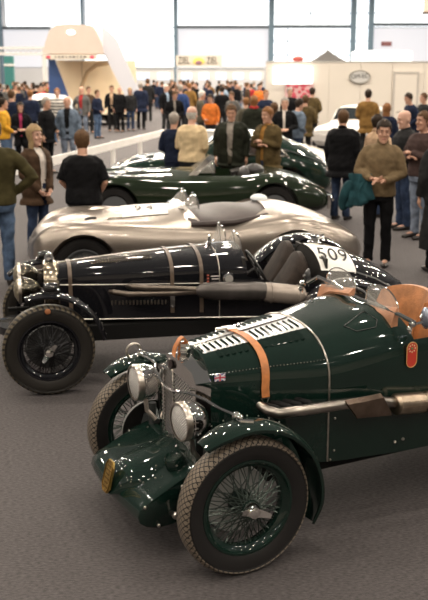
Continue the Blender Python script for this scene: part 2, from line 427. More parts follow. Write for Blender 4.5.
    gb.build('grille_bar', chrome, car)
    MB().lathe([(.0,-.004),(.028,-.004),(.028,.004),(.0,.008)], 8, Matrix.Translation((-.104,0,zt-.012)) @ Matrix.Rotation(R_(-90),4,'Y')).build('radiator_badge', mat('badge_dark', (.03,.02,.02), .3, .2), car)
    cp = MB(); cp.lathe([(.03,0),(.036,.01),(.036,.028),(.03,.036),(.034,.042),(.03,.056),(.012,.062),(.0,.062)], 20, Matrix.Translation((-.025,0,zt+.04))); co = cp.build('radiator_cap', chrome, car)
    lp = MB(); lp.strip([(-.085,0,zt+.03),(-.072,0,zt+.075),(-.05,0,zt+.115),(-.03,0,zt+.125),(-.012,0,zt+.10),(0,0,zt+.05)], [Vector((0,1,0))]*6, .034, [(-.005,0,.004)]*2+[(0,0,.006)]*2+[(.005,0,.003)]*2)
    lp.build('cap_strap', strap_tan, co)
    # lamps
    def lamp(x, y, z, rot):
        M = Matrix.Translation((x,y,z)) @ Matrix.Rotation(rot, 4, 'Z')
        l = MB(); l.lathe([(.094,-.012),(.099,0),(.097,.022),(.099,.024),(.098,.05),(.088,.085),(.066,.115),(.035,.135),(.0,.14)], 36, M, 'X'); lo = l.build('headlamp', chrome, car)
        r = MB(); r.lathe([(.088,-.020),(.096,-.020),(.101,-.010),(.101,.012),(.094,.012)], 36, M, 'X'); r.f = [f for f in r.f if len(f) == 4]; r.build('headlamp_rim', chrome_dull, lo)
        ln = MB(); ln.lathe([(.0,-.026),(.04,-.024),(.07,-.019),(.09,-.012),(.09,-.006)], 36, M, 'X'); ln.build('headlamp_lens', lens_grid, lo)
        st = MB(); st.tube([(x+.05,y,z-.09),(x+.06,y,z-.17),(x+.10,y*.9,z-.22)], .014, 8); st.build('headlamp_bracket', chrome_dull, lo)
    lens_grid = grid_mat('lens_stone_guard', (.62,.6,.57), (.85,.83,.8), 420, 420, ('Y','Z'), .6, .25)
    lamp(-.165,-.27,.682,R_(3)); lamp(-.18,.275,.725,R_(-2))
    # brace bar with side lamps
    br = MB()
    br.tube([(.0,-.54,.772),(-.03,-.42,.775),(-.055,-.30,.79),(-.10,-.20,.80),(-.115,-.05,.765),(-.115,.05,.765),(-.10,.20,.80),(-.055,.30,.81),(-.05,.42,.81),(-.05,.54,.80)], .0075, 8)
    for s in (-1, 1): br.tube([(-.02,s*.55,.775),(-.02,s*.62,.775),(.03,s*.64,.77)], .012, 8); br.ball((-.02,s*.565,.785), .022, 10, 8); br.ball((-.02,s*.60,.79), .017, 10, 8)
    br.build('lamp_brace', chrome, car)
    lo = MB(); lo.tube(arc(-.06,.80,.045,0,330,14,.60), .008, 8); lo.build('far_side_bracket', chrome_dull, car)
    # front wings
    for s in (-1, 1):
        o = cycle_wing(car, 'front_wing', G, 0, .345, .405, 124, -24, s*.525, s*.70, crown=.022)
        rv = MB()
        for i in range(16):
            a = R_(118-130*i/15)
            rv.ball((.432*cos(a)*.985, s*.545, .345+.432*sin(a)*.985), .004, 6, 4)
        rv.build('wing_rivets', chrome_dull, o)
        stay = MB(); stay.tube([(.05,s*.45,.42),(.05,s*.53,.70),(.05,s*.60,.755)], .012, 8); stay.tube([(.2,s*.45,.40),(.38,s*.53,.45)], .010, 8); stay.build('wing_stay', under_black, o)
    for s in (-1, 1): cycle_wing(car, 'rear_wing', G, 2.39, .345, .41, 150, 0, s*.50, s*.70, crown=.025)
    # wheels
    for x in (0, 2.39):
        for s in (-1, 1): wheel(car, s*.61, x, s, .345, .124, .236, G, mat('spoke_paint', (.07,.09,.08), .3, .7), tyre_big, spin=.3)
    # supercharger fairing between the dumb irons
    fr = MB(); rings = []
    prof = [(-.05,.46),(-.17,.423),(-.25,.385),(-.33,.345),(-.39,.315),(-.425,.285),(-.435,.25),(-.425,.215),(-.39,.19),(-.33,.172),(-.25,.175),(-.1,.22)]
    for y, k in ((-.335,.97),(-.33,1.),(-.28,1.),(-.2,1.01),(-.1,1.02),(0,1.03),(.1,1.02),(.2,1.),(.32,.97),(.395,.94),(.41,.90)):
        rings.append([(-.05+(x+.05)*k, y, .30+(z-.30)*k) for x, z in prof])
    fr.loft(rings); fo = fr.build('blower_fairing', G, car, angle=45)
    hp = MB()                                                            # raised blower bulge down the middle
    def hf(u, v):
        x = -.478+.42*u; a = pi*v; q = min(1, sqrt(u*4.5+.004)); w = (.10+.09*smoothstep(0, .5, u))*(.55+.45*q)
        return (x, w*cos(a), .27+.06*u+((.115+.05*u)*q)*abs(sin(a))**.85)
    hp.grid(hf, 16, 16); hp.add([hf(0, j/16) for j in range(17)], [tuple(range(17))]); hp.build('blower_bulge', G, fo)
    tr = MB()
    for i in range(9): tr.ball(hf(.12+i*.1, .86), .005, 6, 4)
    tr.build('bulge_rivets', chrome_dull, fo)
    fc = MB(); fc.lathe([(.055,-.02),(.055,.035),(.047,.045),(.04,.036),(.0,.036)], 24, Matrix.Translation((-.17,-.20,.435)) @ Matrix.Rotation(R_(-20),4,'Y')); fc.build('filler_collar', G, fo)
    bl = MB()
    for x, z in ((-.20,.37),(-.33,.19),(-.40,.30)): bl.ball((x,-.34,z), .010, 8, 6)
    for (x, y) in ((-.30,-.24),(-.26,-.16),(-.35,-.2),(-.2,-.28),(-.3,.25),(-.22,.3),(-.15,.2)): bl.ball((x,y,.315+(x+.43)*.62), .006, 6, 4)
    bl.tube([(-.26,-.335,.24),(-.26,-.38,.25)], .012, 8); bl.ball((-.26,-.39,.25), .02, 8, 6); bl.build('fairing_bolts', chrome_dull, fo)
    pl = MB(); oct_ = [(-.022,-.075),(.022,-.075),(.04,-.05),(.04,.05),(.022,.075),(-.022,.075),(-.04,.05),(-.04,-.05)]
    M2 = Matrix.Translation((-.470,-.03,.358)) @ Matrix.Scale(1.12, 4) @ Matrix.Rotation(R_(90),4,'Z') @ Matrix.Rotation(R_(14),4,'X')
    pl.prism(oct_, .010, M2); po = pl.build('maker_plate', brass, fo, smooth=False, label='worn brass octagonal maker plate')
    q = MB(); q.tube([(x*.96,.006,z*.96) for x, z in oct_], .003, 6, closed=True, M=M2)
    for k in range(6): q.box((0,.006,-.05+.02*k), (.034 if k % 2 else .05,.003,.006), M=M2)
    q.build('plate_relief', mat('brass_dark', (.22,.13,.03), .4, .8), po)
    # steering and suspension seen between lamp and far wheel
    for s in (-1, 1):
        sp = MB(); sp.lathe([(.075,-.02),(.085,0),(.075,.02)], 18, Matrix.Translation((.06,s*.36,.46)), 'Y')
        sp.tube([(-.05,s*.30,.47),(-.02,s*.40,.5),(0,s*.50,.40)], .018, 8); sp.box((-.02,s*.42,.40), (.10,.12,.10), (0,.3,0)); sp.tube([(-.06,s*.34,.57),(-.06,s*.34,.44)], .022, 10)
        sp.build('suspension_link', mat('suspension_steel', (.10,.11,.11), .35, .7), car)
    tr = MB(); tr.tube([(-.09,-.5,.33),(-.09,.5,.33)], .012, 8)
    tr.build('track_rod', chrome_dull, car)
    # exhaust
    mf = MB()
    for k in range(4):
        x = .29+.062*k; mf.tube([(x-.03,-.25,.70),(x-.02,-.37,.722),(x+.005,-.42,.722),(x+.03,-.45,.705)], [.014,.017,.016,.013], 10)
    mf.build('exhaust_manifold', under_black, car)
    ep = MB(); ep.tube([(.22,-.36,.735),(.235,-.42,.722),(.275,-.455,.71),(.42,-.475,.71),(.62,-.488,.708),(.80,-.497,.702),(.90,-.5,.685),(1.0,-.5,.66)], [.020,.026,.028,.029,.029,.029,.029,.029], 14); ep.build('exhaust_pipe', mat('polished_steel', (.33,.30,.27), .28, 1., var=.12, vscale=12), car)
    hs = MB(); rings = []
    for x, zt_, zb_, in ((.645,.735,.635),(.75,.735,.625),(.86,.738,.615),(.87,.738,.615)):
        rings.append([(x,-.505,zt_),(x,-.535,zt_-.015),(x+.05,-.537,zb_+.02),(x+.06,-.532,zb_),(x+.06,-.526,zb_),(x,-.526,zt_-.02)])
    hs.loft(rings); hs.build('heat_shield', mat('heat_shield_bronze', (.15,.11,.085), .38, .9, var=.2, vscale=15), car)
    sl = MB()
    for x0, x1 in ((.96,1.15),(1.162,1.52)):
        z0, z1 = .662-.09*(x0-.96), .662-.09*(x1-.96)
        sl.tube([(x0,-.51,z0),(x0+.01,-.51,z0),(x1-.01,-.51,z1),(x1,-.51,z1)], [.045,.058,.058,.045], 20)
        for q in (-.5, 0, .5):
            for k in range(int((x1-x0)/.02)-1):
                xx = x0+.02+.02*k; sl.ball((xx,-.51-.058*cos(q),.662-.09*(xx-.96)+.058*sin(q)), .0035, 5, 4)
    sl.tube([(1.5,-.51,.615),(2.9,-.53,.46)], .03, 12); sl.build('silencer', steel_pipe, car)
    # aero screens: chrome base bar, curved glass, leather pads
    bar = MB(); bar.tube([(1.0,.42,1.13),(1.05,.38,1.17),(1.06,.20,1.155),(1.06,.03,1.125),(1.06,-.03,1.12),(1.06,-.20,1.122),(1.06,-.40,1.11),(1.06,-.50,1.10)], .012, 8)
    bar.build('windscreen_base', chrome, car)
    for s, zc in ((1, 1.155), (-1, 1.13)):
        g = MB()
        def gf(u, v, s=s, zc=zc):
            a = pi*u; y = s*.20+.145*cos(a)*(1-.05*v); rr = (.025+.975*v)
            return (1.075-.05*sin(a)+.07*v*sin(a)*.6+.012, s*.20-.002+.150*cos(a), zc-.015-.03*abs(cos(a))**2*(1 if s*cos(a) > 0 else .2)+.115*v*sin(a)**.55 if sin(a) > 0 else zc-.03)
        g.grid(gf, 20, 6)
        go = g.build('aero_screen', glass_aero, car)
        e = MB(); e.tube([gf(i/20, 1) for i in range(21)], .0035, 6); e.build('screen_edge', chrome, go)
        p = MB(); rings = []
        for i in range(11):
            y = s*.20-.165+.33*i/10; u = (y-s*.2)/.165; out_ = s*u
            z = zc-.012-.02*u*s*s
            wdt = .06+.03*max(0, out_)**3; dr = .07*max(0, out_)**2
            rings.append([(1.075,y,z),(1.068,y,z+.006),(1.054,y,z-.002-dr*.1),(1.046-wdt*.2,y,z-.022-dr),(1.05-wdt*.2,y,z-.036-dr),(1.072,y,z-.036-dr)])
        p.loft(rings); p.build('screen_padding', leather_pad, go)
    # tall bracket and mirror by the near screen, and the one across the car
    for y, x, z, r_ in ((-.52, 1.13, 1.115, .058), (.47, 1.04, 1.155, .05)):
        m = MB(); m.lathe([(.0,.022),(r_*.6,.02),(r_*.95,.008),(r_,0),(r_,-.006),(0,-.006)], 24, Matrix.Translation((x,y,z)) @ Matrix.Rotation(R_(-25),4,'Z') @ Matrix.Rotation(R_(-90),4,'Y')); mo = m.build('mirror', mat('mirror_grey', (.26,.29,.36), .2, .7) if y < 0 else black_satin, car)
        st = MB(); st.tube([(x-.01,y,z-.02),(x-.06,y+(.03 if y < 0 else -.03),z-.035),(x-.07,y+(.035 if y < 0 else -.035),z-.085)], .008, 8); st.ball((x-.06,y+(.03 if y < 0 else -.03),z-.03), .022, 10, 8); st.ball((x-.075,y+(.035 if y < 0 else -.035),z-.06), .016, 8, 6); st.ball((x-.008,y,z), .012, 8, 6, Matrix.Translation((-.02,0,.01))); st.build('mirror_stalk', chrome, mo)
    # scuttle panel outline
    pnl = MB(); pts = []
    for x, t in ((.80,.98),(.965,1.18),(.985,.92),(.95,.78),(.84,.80)):
        pts.append(on_body(x, t, .002)[0])
    pnl.tube(pts+[pts[0]], .003, 5); pnl.build('scuttle_hatch', black_satin, car)
    # seats: two tan buckets with rolled tops
    for y in (-.21, .21):
        st = MB(); rings = []
        for i in range(15):
            a = pi*i/14; yy = y-.215*cos(a); lean = .12
            top = 1.03+.05*sin(a)
            xb = 1.46+.12*sin(a)
            rings.append([(xb-.02,yy,.5),(xb+.03,yy,.9),(xb+.085,yy,top-.03),(xb+.10,yy,top),(xb+.13,yy,top),(xb+.14,yy,top-.05),(xb+.10,yy,.9),(xb+.06,yy,.5)])
        st.loft(rings, closed=True); st.box((1.38,y,.56), (.34,.38,.12)); so = st.build('seat', leather_tan, car)
    sw = MB(); Ms = Matrix.Translation((1.30,.2,.95)) @ Matrix.Rotation(R_(62),4,'Y'); sw.tube([(.19*cos(a), .19*sin(a), 0) for a in (2*pi*i/28 for i in range(28))], .011, 8, closed=True, M=Ms)
    for k in range(4): sw.tube([(0,0,0),(.19*cos(k*pi/2+.78),.19*sin(k*pi/2+.78),0)], .006, 6, M=Ms)
    sw.build('steering_wheel', black_satin, car)
    return car
glass_aero = mat('aero_screen_glass', (.75,.72,.66), .04, trans=.0, alpha=.28, coat=1.)
green_racer = build_green_racer()
# ------------------------------------------------------------------ black racing car behind it
def build_black_racer():
    car = thing('vintage_racing_car', 'black open racing car numbered 509 with outside exhaust and brown bonnet straps', 'car', (-1.37, 7.466, 0), R_(12), 'vintage cars on show')
    B = black_paint
    keys = [(.10,.19,.47,.74,.872,2.6),(.5,.265,.46,.77,.912,2.5),(1.0,.34,.45,.79,.95,2.4),(1.36,.39,.44,.80,.975,2.4),(1.6,.43,.42,.78,.985,2.4),(1.9,.46,.40,.72,.95,2.3),(2.25,.46,.40,.70,.93,2.2),(2.6,.38,.42,.66,.86,2.1),(2.9,.22,.46,.58,.70,2.),(3.03,.08,.52,.57,.60,2.)]
    xs = [.10+.063*i for i in range(21)]
    b, rg = shell_body(keys, xs, 18); front_cap(b, rg[0]); b.build('bonnet', B, car)
    xs = [1.365+.043*i for i in range(40)]
    drop = lambda x, j, m: 1.56 < x < 2.22 and 3 <= j <= m-5
    b, rg = shell_body(keys, xs, 18, None, drop); b.build('body', B, car)
    def on_body(x, t, off=0.):
        w, zb, zs, zt, e = cr(keys, x); cy, sz = cos(t), sin(t)
        n_ = Vector((0, -cy, max(sz, .05))).normalized()
        return Vector((x, -w*math.copysign(abs(cy)**(2/e), cy), zs+(zt-zs)*abs(sz)**(2/e)))+n_*off, n_
    u = MB(); u.box((1.4,0,.38), (2.5,.6,.05))
    for s in (-1, 1):
        u.box((1.15,s*.33,.37), (2.5,.07,.12)); u.tube([(-.12,s*.3,.40),(.2,s*.31,.42),(.5,s*.32,.38)], .03, 8)
        u.box((.02,s*.36,.42), (.62,.05,.03)); u.lathe([(.07,-.03),(.07,.03)], 14, Matrix.Translation((.16,s*.38,.52)), 'Y')
    u.tube([(0,-.6,.345),(0,.6,.345)], .03, 10); u.tube([(2.4,-.58,.345),(2.4,.58,.345)], .04, 10)
    u.build('chassis', under_black, car)
    v = MB(); v.loft([[(x,y,z) for y, z in ((-w,.34),(-w,.40),(0,.43),(w,.40),(w,.34),(0,.31))] for x, w in ((.15,.30),(-.1,.30),(-.28,.24),(-.38,.10))]); v.build('front_apron', B, car)
    t = MB(); t.box((1.9,0,.45), (.7,.84,.03)); t.box((1.56,0,.68), (.02,.80,.5)); t.box((2.24,0,.66), (.02,.84,.48))
    t.build('cockpit_lining', mat('black_trim', (.02,.018,.016), .7), car)
    # radiator with rounded shell
    r = MB(); out = [(-.19,.48),(-.205,.60),(-.20,.76),(-.165,.845),(-.09,.885),(0,.90),(.09,.885),(.165,.845),(.20,.76),(.205,.60),(.19,.48)]
    r.loft([[(x, y*k, .66+(z-.66)*k) for y, z in out] for x, k in ((.115,.96),(.09,1.),(.02,1.),(.0,.97),(-.005,.88))], closed=False, cap=False)
    r.build('radiator_shell', mat('aged_nickel', (.34,.29,.22), .2, 1.), car)
    g = MB(); g.add([(.005, y*.9, .66+(z-.66)*.9) for y, z in out], [tuple(range(len(out)))]); g.build('radiator_grille', grid_mat('dark_grille', (.01,.01,.01), (.3,.3,.3), 260, 260, ('Y','Z')), car, smooth=False)
    c = MB(); c.lathe([(.035,0),(.035,.03),(.028,.04),(.028,.055),(.0,.06)], 16, Matrix.Translation((.05,0,.90)))
    c.tube([(.05,-.06,.945),(.05,.06,.945)], .008, 6); c.build('radiator_cap', chrome, car)
    # lamps with dark stone guards
    for s in (-1, 1):
        M = Matrix.Translation((-.19, s*.22, .715 if s < 0 else .735))
        l = MB(); l.lathe([(.10,-.01),(.105,.01),(.10,.04),(.085,.09),(.055,.14),(.0,.165)], 28, M, 'X'); lo = l.build('headlamp', mat('lamp_black_nickel', (.10,.09,.07), .18, 1.), car)
        k = MB(); k.lathe([(.0,-.05),(.05,-.042),(.085,-.022),(.10,-.005)], 28, M, 'X'); k.build('headlamp_lens', grid_mat('lamp_guard', (.08,.07,.05), (.55,.48,.34), 300, 300, ('Y','Z')), lo)
        q = MB(); q.lathe([(.098,-.012),(.109,-.012),(.109,.012),(.098,.012)], 28, M, 'X'); q.f = [f for f in q.f if len(f) == 4]; q.build('headlamp_rim', chrome_dull, lo)
        p = MB(); p.tube([(-.12,s*.22,.62),(-.10,s*.22,.50),(-.05,s*.28,.42)], .016, 8); p.build('headlamp_post', under_black, lo)
    # bonnet: hinge, straps, louvres
    h = MB(); h.tube([on_body(x, pi/2, .004)[0] for x in (.11,.5,.9,1.36)], .007, 6); h.build('bonnet_hinge', chrome_dull, car)
    for x in (.20, .99, 1.22):
        st = MB(); P = [on_body(x, pi/2*1.9-(pi/2*1.9-.02)*i/18, .005) for i in range(19)]
        st.strip([p for p, _ in P]+[Vector((x,-cr(keys,x)[0]-.005,.62)), Vector((x,-cr(keys,x)[0]-.005,.50))], [Vector((1,0,0))]*21, .030, [n_*.004 for _, n_ in P]+[Vector((0,-.004,0))]*2)
        so = st.build('bonnet_strap', mat('brown_strap', (.10,.07,.05), .5, var=.2, vscale=25), car)
        if x == .99:
            w = cr(keys, x)[0]; k = MB(); k.box((x,-w-.012,.60), (.035,.012,.09)); k.ball((x,-w-.016,.555), .014, 8, 6); k.build('bonnet_clip', chrome, so)
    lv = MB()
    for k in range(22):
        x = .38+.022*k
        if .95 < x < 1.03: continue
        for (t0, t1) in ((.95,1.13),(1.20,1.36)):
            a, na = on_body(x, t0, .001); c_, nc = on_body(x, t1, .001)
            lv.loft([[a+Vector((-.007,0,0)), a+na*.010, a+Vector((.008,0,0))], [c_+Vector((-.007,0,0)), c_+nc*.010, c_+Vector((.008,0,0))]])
    lv.build('bonnet_louvres', mat('louvre_gold_highlight', (.16,.13,.09), .25, .9), car, angle=20)  # golden highlights on the black louvres, put into their colour
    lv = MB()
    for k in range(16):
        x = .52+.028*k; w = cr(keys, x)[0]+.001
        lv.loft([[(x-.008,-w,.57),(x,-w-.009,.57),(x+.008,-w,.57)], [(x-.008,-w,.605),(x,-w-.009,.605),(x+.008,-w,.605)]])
    lv.build('flank_louvres', chrome_dull, car, angle=20)  # pale metal stands in for highlights on these black louvres
    bd = MB(); bd.tube([(x,-cr(keys,x)[0]-.003,.735) for x in (.12,.5,.9,1.36)], .005, 6); bd.tube([(x,-cr(keys,x)[0]-.003,.455) for x in (.12,.5,.9,1.36,1.8)], .006, 6); bd.build('flank_beading', chrome_dull, car)
    s = MB(); s.tube([(p[0], p[1]*1.006, p[2]+.003) for p in arch_ring(1.362, *cr(keys, 1.362), n=18)], .004, 6); s.build('bonnet_seam', chrome_dull, car)
    # outside exhaust with long silencer and pale heat sleeve
    e = MB()
    for k, x0 in enumerate((.50,.64)): e.tube([(x0,-.30,.685+.035*k),(x0+.03,-.38,.695+.04*k),(x0+.14,-.42,.685+.045*k),(.98,-.445,.682+.04*k),(1.14,-.45,.692+.012*k),(1.26,-.455,.695)], [.018,.022,.023,.023,.027,.031], 10)
    e.build('exhaust_pipe', mat('exhaust_grey', (.15,.125,.105), .38, .9, var=.2, vscale=10), car)
    e = MB(); e.tube([(1.16,-.46,.695),(1.20,-.462,.694),(1.30,-.465,.690),(1.68,-.475,.672),(1.74,-.475,.668)], [.03,.055,.072,.076,.06], 20); e.build('silencer', mat('silencer_grey', (.095,.085,.08), .38, .7, var=.25, vscale=6), car)
    e = MB(); e.tube([(1.70,-.47,.665),(1.72,-.472,.664),(2.0,-.48,.625),(2.03,-.48,.62)], [.062,.078,.078,.06], 20); e.tube([(2.0,-.48,.62),(3.1,-.48,.40)], .035, 10)
    for x in (1.76, 1.98): e.tube([(x,-.475+.08*cos(q),.664-.14*(x-1.72)+.08*sin(q)) for q in (2*pi*i/20 for i in range(20))], .005, 5, closed=True)
    e.build('heat_sleeve', mat('sleeve_pale', (.34,.29,.25), .35, .4, var=.12, vscale=10), car, label='pale heat sleeve on the exhaust')
    # wings
    for q in (-1, 1):
        o = cycle_wing(car, 'front_wing', B, 0, .345, .42, 112 if q < 0 else 132, 8, q*.57, q*.73)
        m = MB(); m.lathe([(.035,-.05),(.04,0),(.035,.05)], 14, Matrix.Translation((.03,q*.65,.815)), 'X'); m.box((.03,q*.65,.79), (.14,.06,.02)); m.build('side_lamp', mat('lamp_black', (.02,.02,.02), .2, .5, coat=1), o)
        r = MB()
        for i in range(9): a = R_(105-92*i/8); r.ball((.442*cos(a), q*.65, .345+.442*sin(a)), .006, 6, 4)
        r.build('wing_rivets', chrome, o)
        cycle_wing(car, 'rear_wing', B, 2.35, .345, .56 if q > 0 else .40, 152, 10, q*.47, q*.74, crown=.03)
    # wheels
    bw = mat('spoke_black', (.02,.02,.022), .3, .7)
    for x in (0, 2.4):
        for q in (-1, 1): wheel(car, q*.65, x, q, .345, .13, .226, B, bw, tyre_black, spin=-.9, n_sp=22, drum=mat('drum_dark', (.06,.06,.06), .5, .3))
    bm_ = MB(); bm_.ball((0,-.725,.655), (.022,.006,.022), 10, 6); bm_.build('tyre_mark', mat('tyre_mark_orange', (.35,.13,.05), .6), car, label='orange mark on the front tyre')
    # windscreens, gauge badge, lettering plate, mirror
    for y, x, h_ in ((.19,1.47,.17),(-.10,1.53,.15)):
        g = MB()
        def gf(u, v, y=y, x=x, h_=h_):
            a = pi*u; return (x-.04*sin(a)+.05*v, y+.115*cos(a), .955+h_*v*sin(a)**.4)
        g.grid(gf, 16, 5); go = g.build('aero_screen', glass_aero, car)
        t = MB(); t.tube([gf(i/16, 1) for i in range(17)], .005, 6); t.tube([(x,y+.12,.955),(x-.05,y,.962),(x,y-.12,.955)], .008, 6); t.build('screen_frame', chrome, go)
    st = MB(); st.tube([(1.30,-.12,.965),(1.33,-.10,1.02),(1.35,-.05,1.06),(1.36,-.02,1.0)], .009, 8); st.ball((1.35,-.06,1.0), (.016,.03,.045), 10, 8); st.build('filler_handle', chrome, car)
    g = MB(); g.lathe([(0,.02),(.036,.02),(.044,.012),(.046,0),(.046,-.01)], 24, Matrix.Translation((1.43,-.418,.775)) @ Matrix.Rotation(R_(90),4,'X')); go = g.build('round_gauge', chrome, car)
    g = MB(); g.lathe([(0,.0205),(.032,.0205)], 24, Matrix.Translation((1.43,-.4195,.775)) @ Matrix.Rotation(R_(90),4,'X')); g.build('gauge_face', mat('gauge_face', (.6,.58,.55), .4), go)
    g = MB()
    for i, z in enumerate((.792, .770)):
        g.box((1.33,-.392,z), (.075 if i == 0 else .06,.006,.008))
    g.build('flank_lettering', mat('lettering_white', (.6,.55,.52), .5), car)
    g = MB()
    for z in (.80,.775,.75): g.box((1.27,-.385,z), (.016,.006,.012))
    g.build('flank_flags', mat('lettering_red', (.5,.12,.08), .5), car)
    # cockpit: two ribbed seats, wheel, dashboard
    sm = mat('seat_dark_leather', (.030,.022,.018), .65, spec=.15, var=.25, vscale=12)
    for y in (.17, -.17):
        q = MB(); rings = []
        for i in range(17):
            a = pi*i/16; yy = y-.185*cos(a); rib = .006*(i % 2)
            top = .62+.33*sin(a)**.45-(.0 if y > 0 else .03)
            rings.append([(1.80-.02*sin(a),yy,.46),(1.90+.03*sin(a)-rib,yy,.46+(top-.46)*.5),(2.01+.03*sin(a)-rib,yy,top-.03),(2.03+.03*sin(a),yy,top),(2.07+.03*sin(a),yy,top),(2.12,yy,top-.04),(2.10,yy,.5)])
        q.loft(rings)
        for k in range(5): q.tube([(1.62,y-.13+.065*k,.53),(1.84,y-.13+.065*k,.50)], .03, 8)
        q.build('seat', sm, car)
    sw = MB(); Ms = Matrix.Translation((1.72,-.17,.80)) @ Matrix.Rotation(R_(60),4,'Y'); sw.tube([(.16*cos(a), .16*sin(a), 0) for a in (2*pi*i/26 for i in range(26))], .011, 8, closed=True, M=Ms)
    for k in range(4): sw.tube([(0,0,0),(.16*cos(k*pi/2+.78),.16*sin(k*pi/2+.78),0)], .006, 6, M=Ms)
    sw.tube([(0,0,0),(0,0,-.25)], .014, 8, M=Ms); sw.build('steering_wheel', black_satin, car)
    # number panel wrapped over the tail, filler cap with levers
    pn = MB(); rows = []
    for i in range(9):
        x = 2.19+.040*i
        rows.append([tuple(on_body(x, .42+1.30*j/16, .008)[0]) for j in range(17)])
    pn.loft(rows, closed=False, cap=False); po = pn.build('number_panel', white_paint, car)
    for k, ch in enumerate('509'):
        x = 2.245+.095*k; p, n_ = on_body(x, .98, .022)
        t_ = (on_body(x+.04, .98, .022)[0]-p).normalized(); n_ = (n_-t_*n_.dot(t_)).normalized(); up = n_.cross(t_)
        M = Matrix.Translation(p) @ Matrix((t_, up, n_)).transposed().to_4x4()
        text(ch, .20, mat('numeral_black', (.01,.01,.01), .5), po, 'numeral', .002, M, .9)
    f = MB(); f.lathe([(.06,0),(.06,.02),(.045,.03),(.0,.03)], 18, Matrix.Translation((2.30,.10,.925)))
    for s in (-1, 1): f.tube([(2.30,.10,.96),(2.30+.06*s,.10,.99),(2.30+.085*s,.10,1.0)], [.014,.011,.015], 8)
    f.build('filler_cap', chrome, car)
    e = MB(); e.tube([(2.45,-.52,.80),(2.62,-.53,.74),(2.82,-.53,.63)], .011, 8); e.build('tail_rim_highlight', chrome, car)  # bright rim highlight at the tail, shaped as a chrome tube
    return car
black_racer = build_black_racer()
# ------------------------------------------------------------------ full-bodied cars
def patch_body(stations, nx=60, ns=30):
    """closed body from stations (x, [(y, z) from sill up to centre line]); mirrored about y = 0"""
    m = len(stations[0][1])
    keys = [(x,)+tuple(c for p in pts for c in p) for x, pts in stations]
    x0, x1 = keys[0][0], keys[-1][0]; rings = []
    for i in range(nx+1):
        u = i/nx; x = x0+(x1-x0)*(.5-.5*cos(pi*u))
        v = cr(keys, x); pts = [(v[2*k], v[2*k+1]) for k in range(m)]
        pk = [(float(k), p[0], p[1]) for k, p in enumerate(pts)]
        half = []
        for j in range(ns+1):
            y, z = cr(pk, (m-1)*j/ns); half.append((max(0, y), z))
        half[-1] = (0, half[-1][1])
        rings.append([(x, -y, z) for y, z in half]+[(x, y, z) for y, z in half[-2::-1]])
    b = MB(); b.loft(rings); return b
def cyl_cut(x, y, z, r, h, seg=40):
    b = MB(); b.lathe([(r, -h/2), (r, h/2)], seg, Matrix.Translation((x, y, z)), 'Y'); return b
def cut(me, cutters):
    for c in cutters:
        me = evaluated(me, [('BOOLEAN', dict(operation='DIFFERENCE', solver='EXACT', cutter=c.data('cutter', black_satin, False)))])
    return me
def arches(me, spots, r, w_out, depth=.26):
    return cut(me, [cyl_cut(x, s*(w_out+.2-depth/2), z, r, depth+.4) for x, z in spots for s in (-1, 1)])
def road_wheel(car, x, y, side, R, W, rim_r, rim_m, disc=False, tyre_m=None):
    wire = not disc; tyre_m = tyre_m or tyre_plain
    if wire: return wheel(car, y, x, side, R, W, rim_r, rim_m, rim_m, tyre_m, n_sp=16)
    w = empty('wheel', car, (x, y, R)); h = W/2
    t = MB(); t.lathe([(rim_r, h*.7),(rim_r+.03, h),(R-.02, h*.95),(R, h*.5),(R, -h*.5),(R-.02, -h*.95),(rim_r+.03, -h),(rim_r, -h*.7)], 36, axis='Y'); t.build('tyre', tyre_m, w)
    r = MB(); r.lathe([(rim_r+.004, side*h*.8),(rim_r-.02, side*h*.7),(rim_r-.03, side*h*.3),(rim_r*.55, side*h*.45),(rim_r*.4, side*h*.75),(.0, side*h*.8)], 30, axis='Y'); r.build('hub_cap', rim_m, w)
    return w

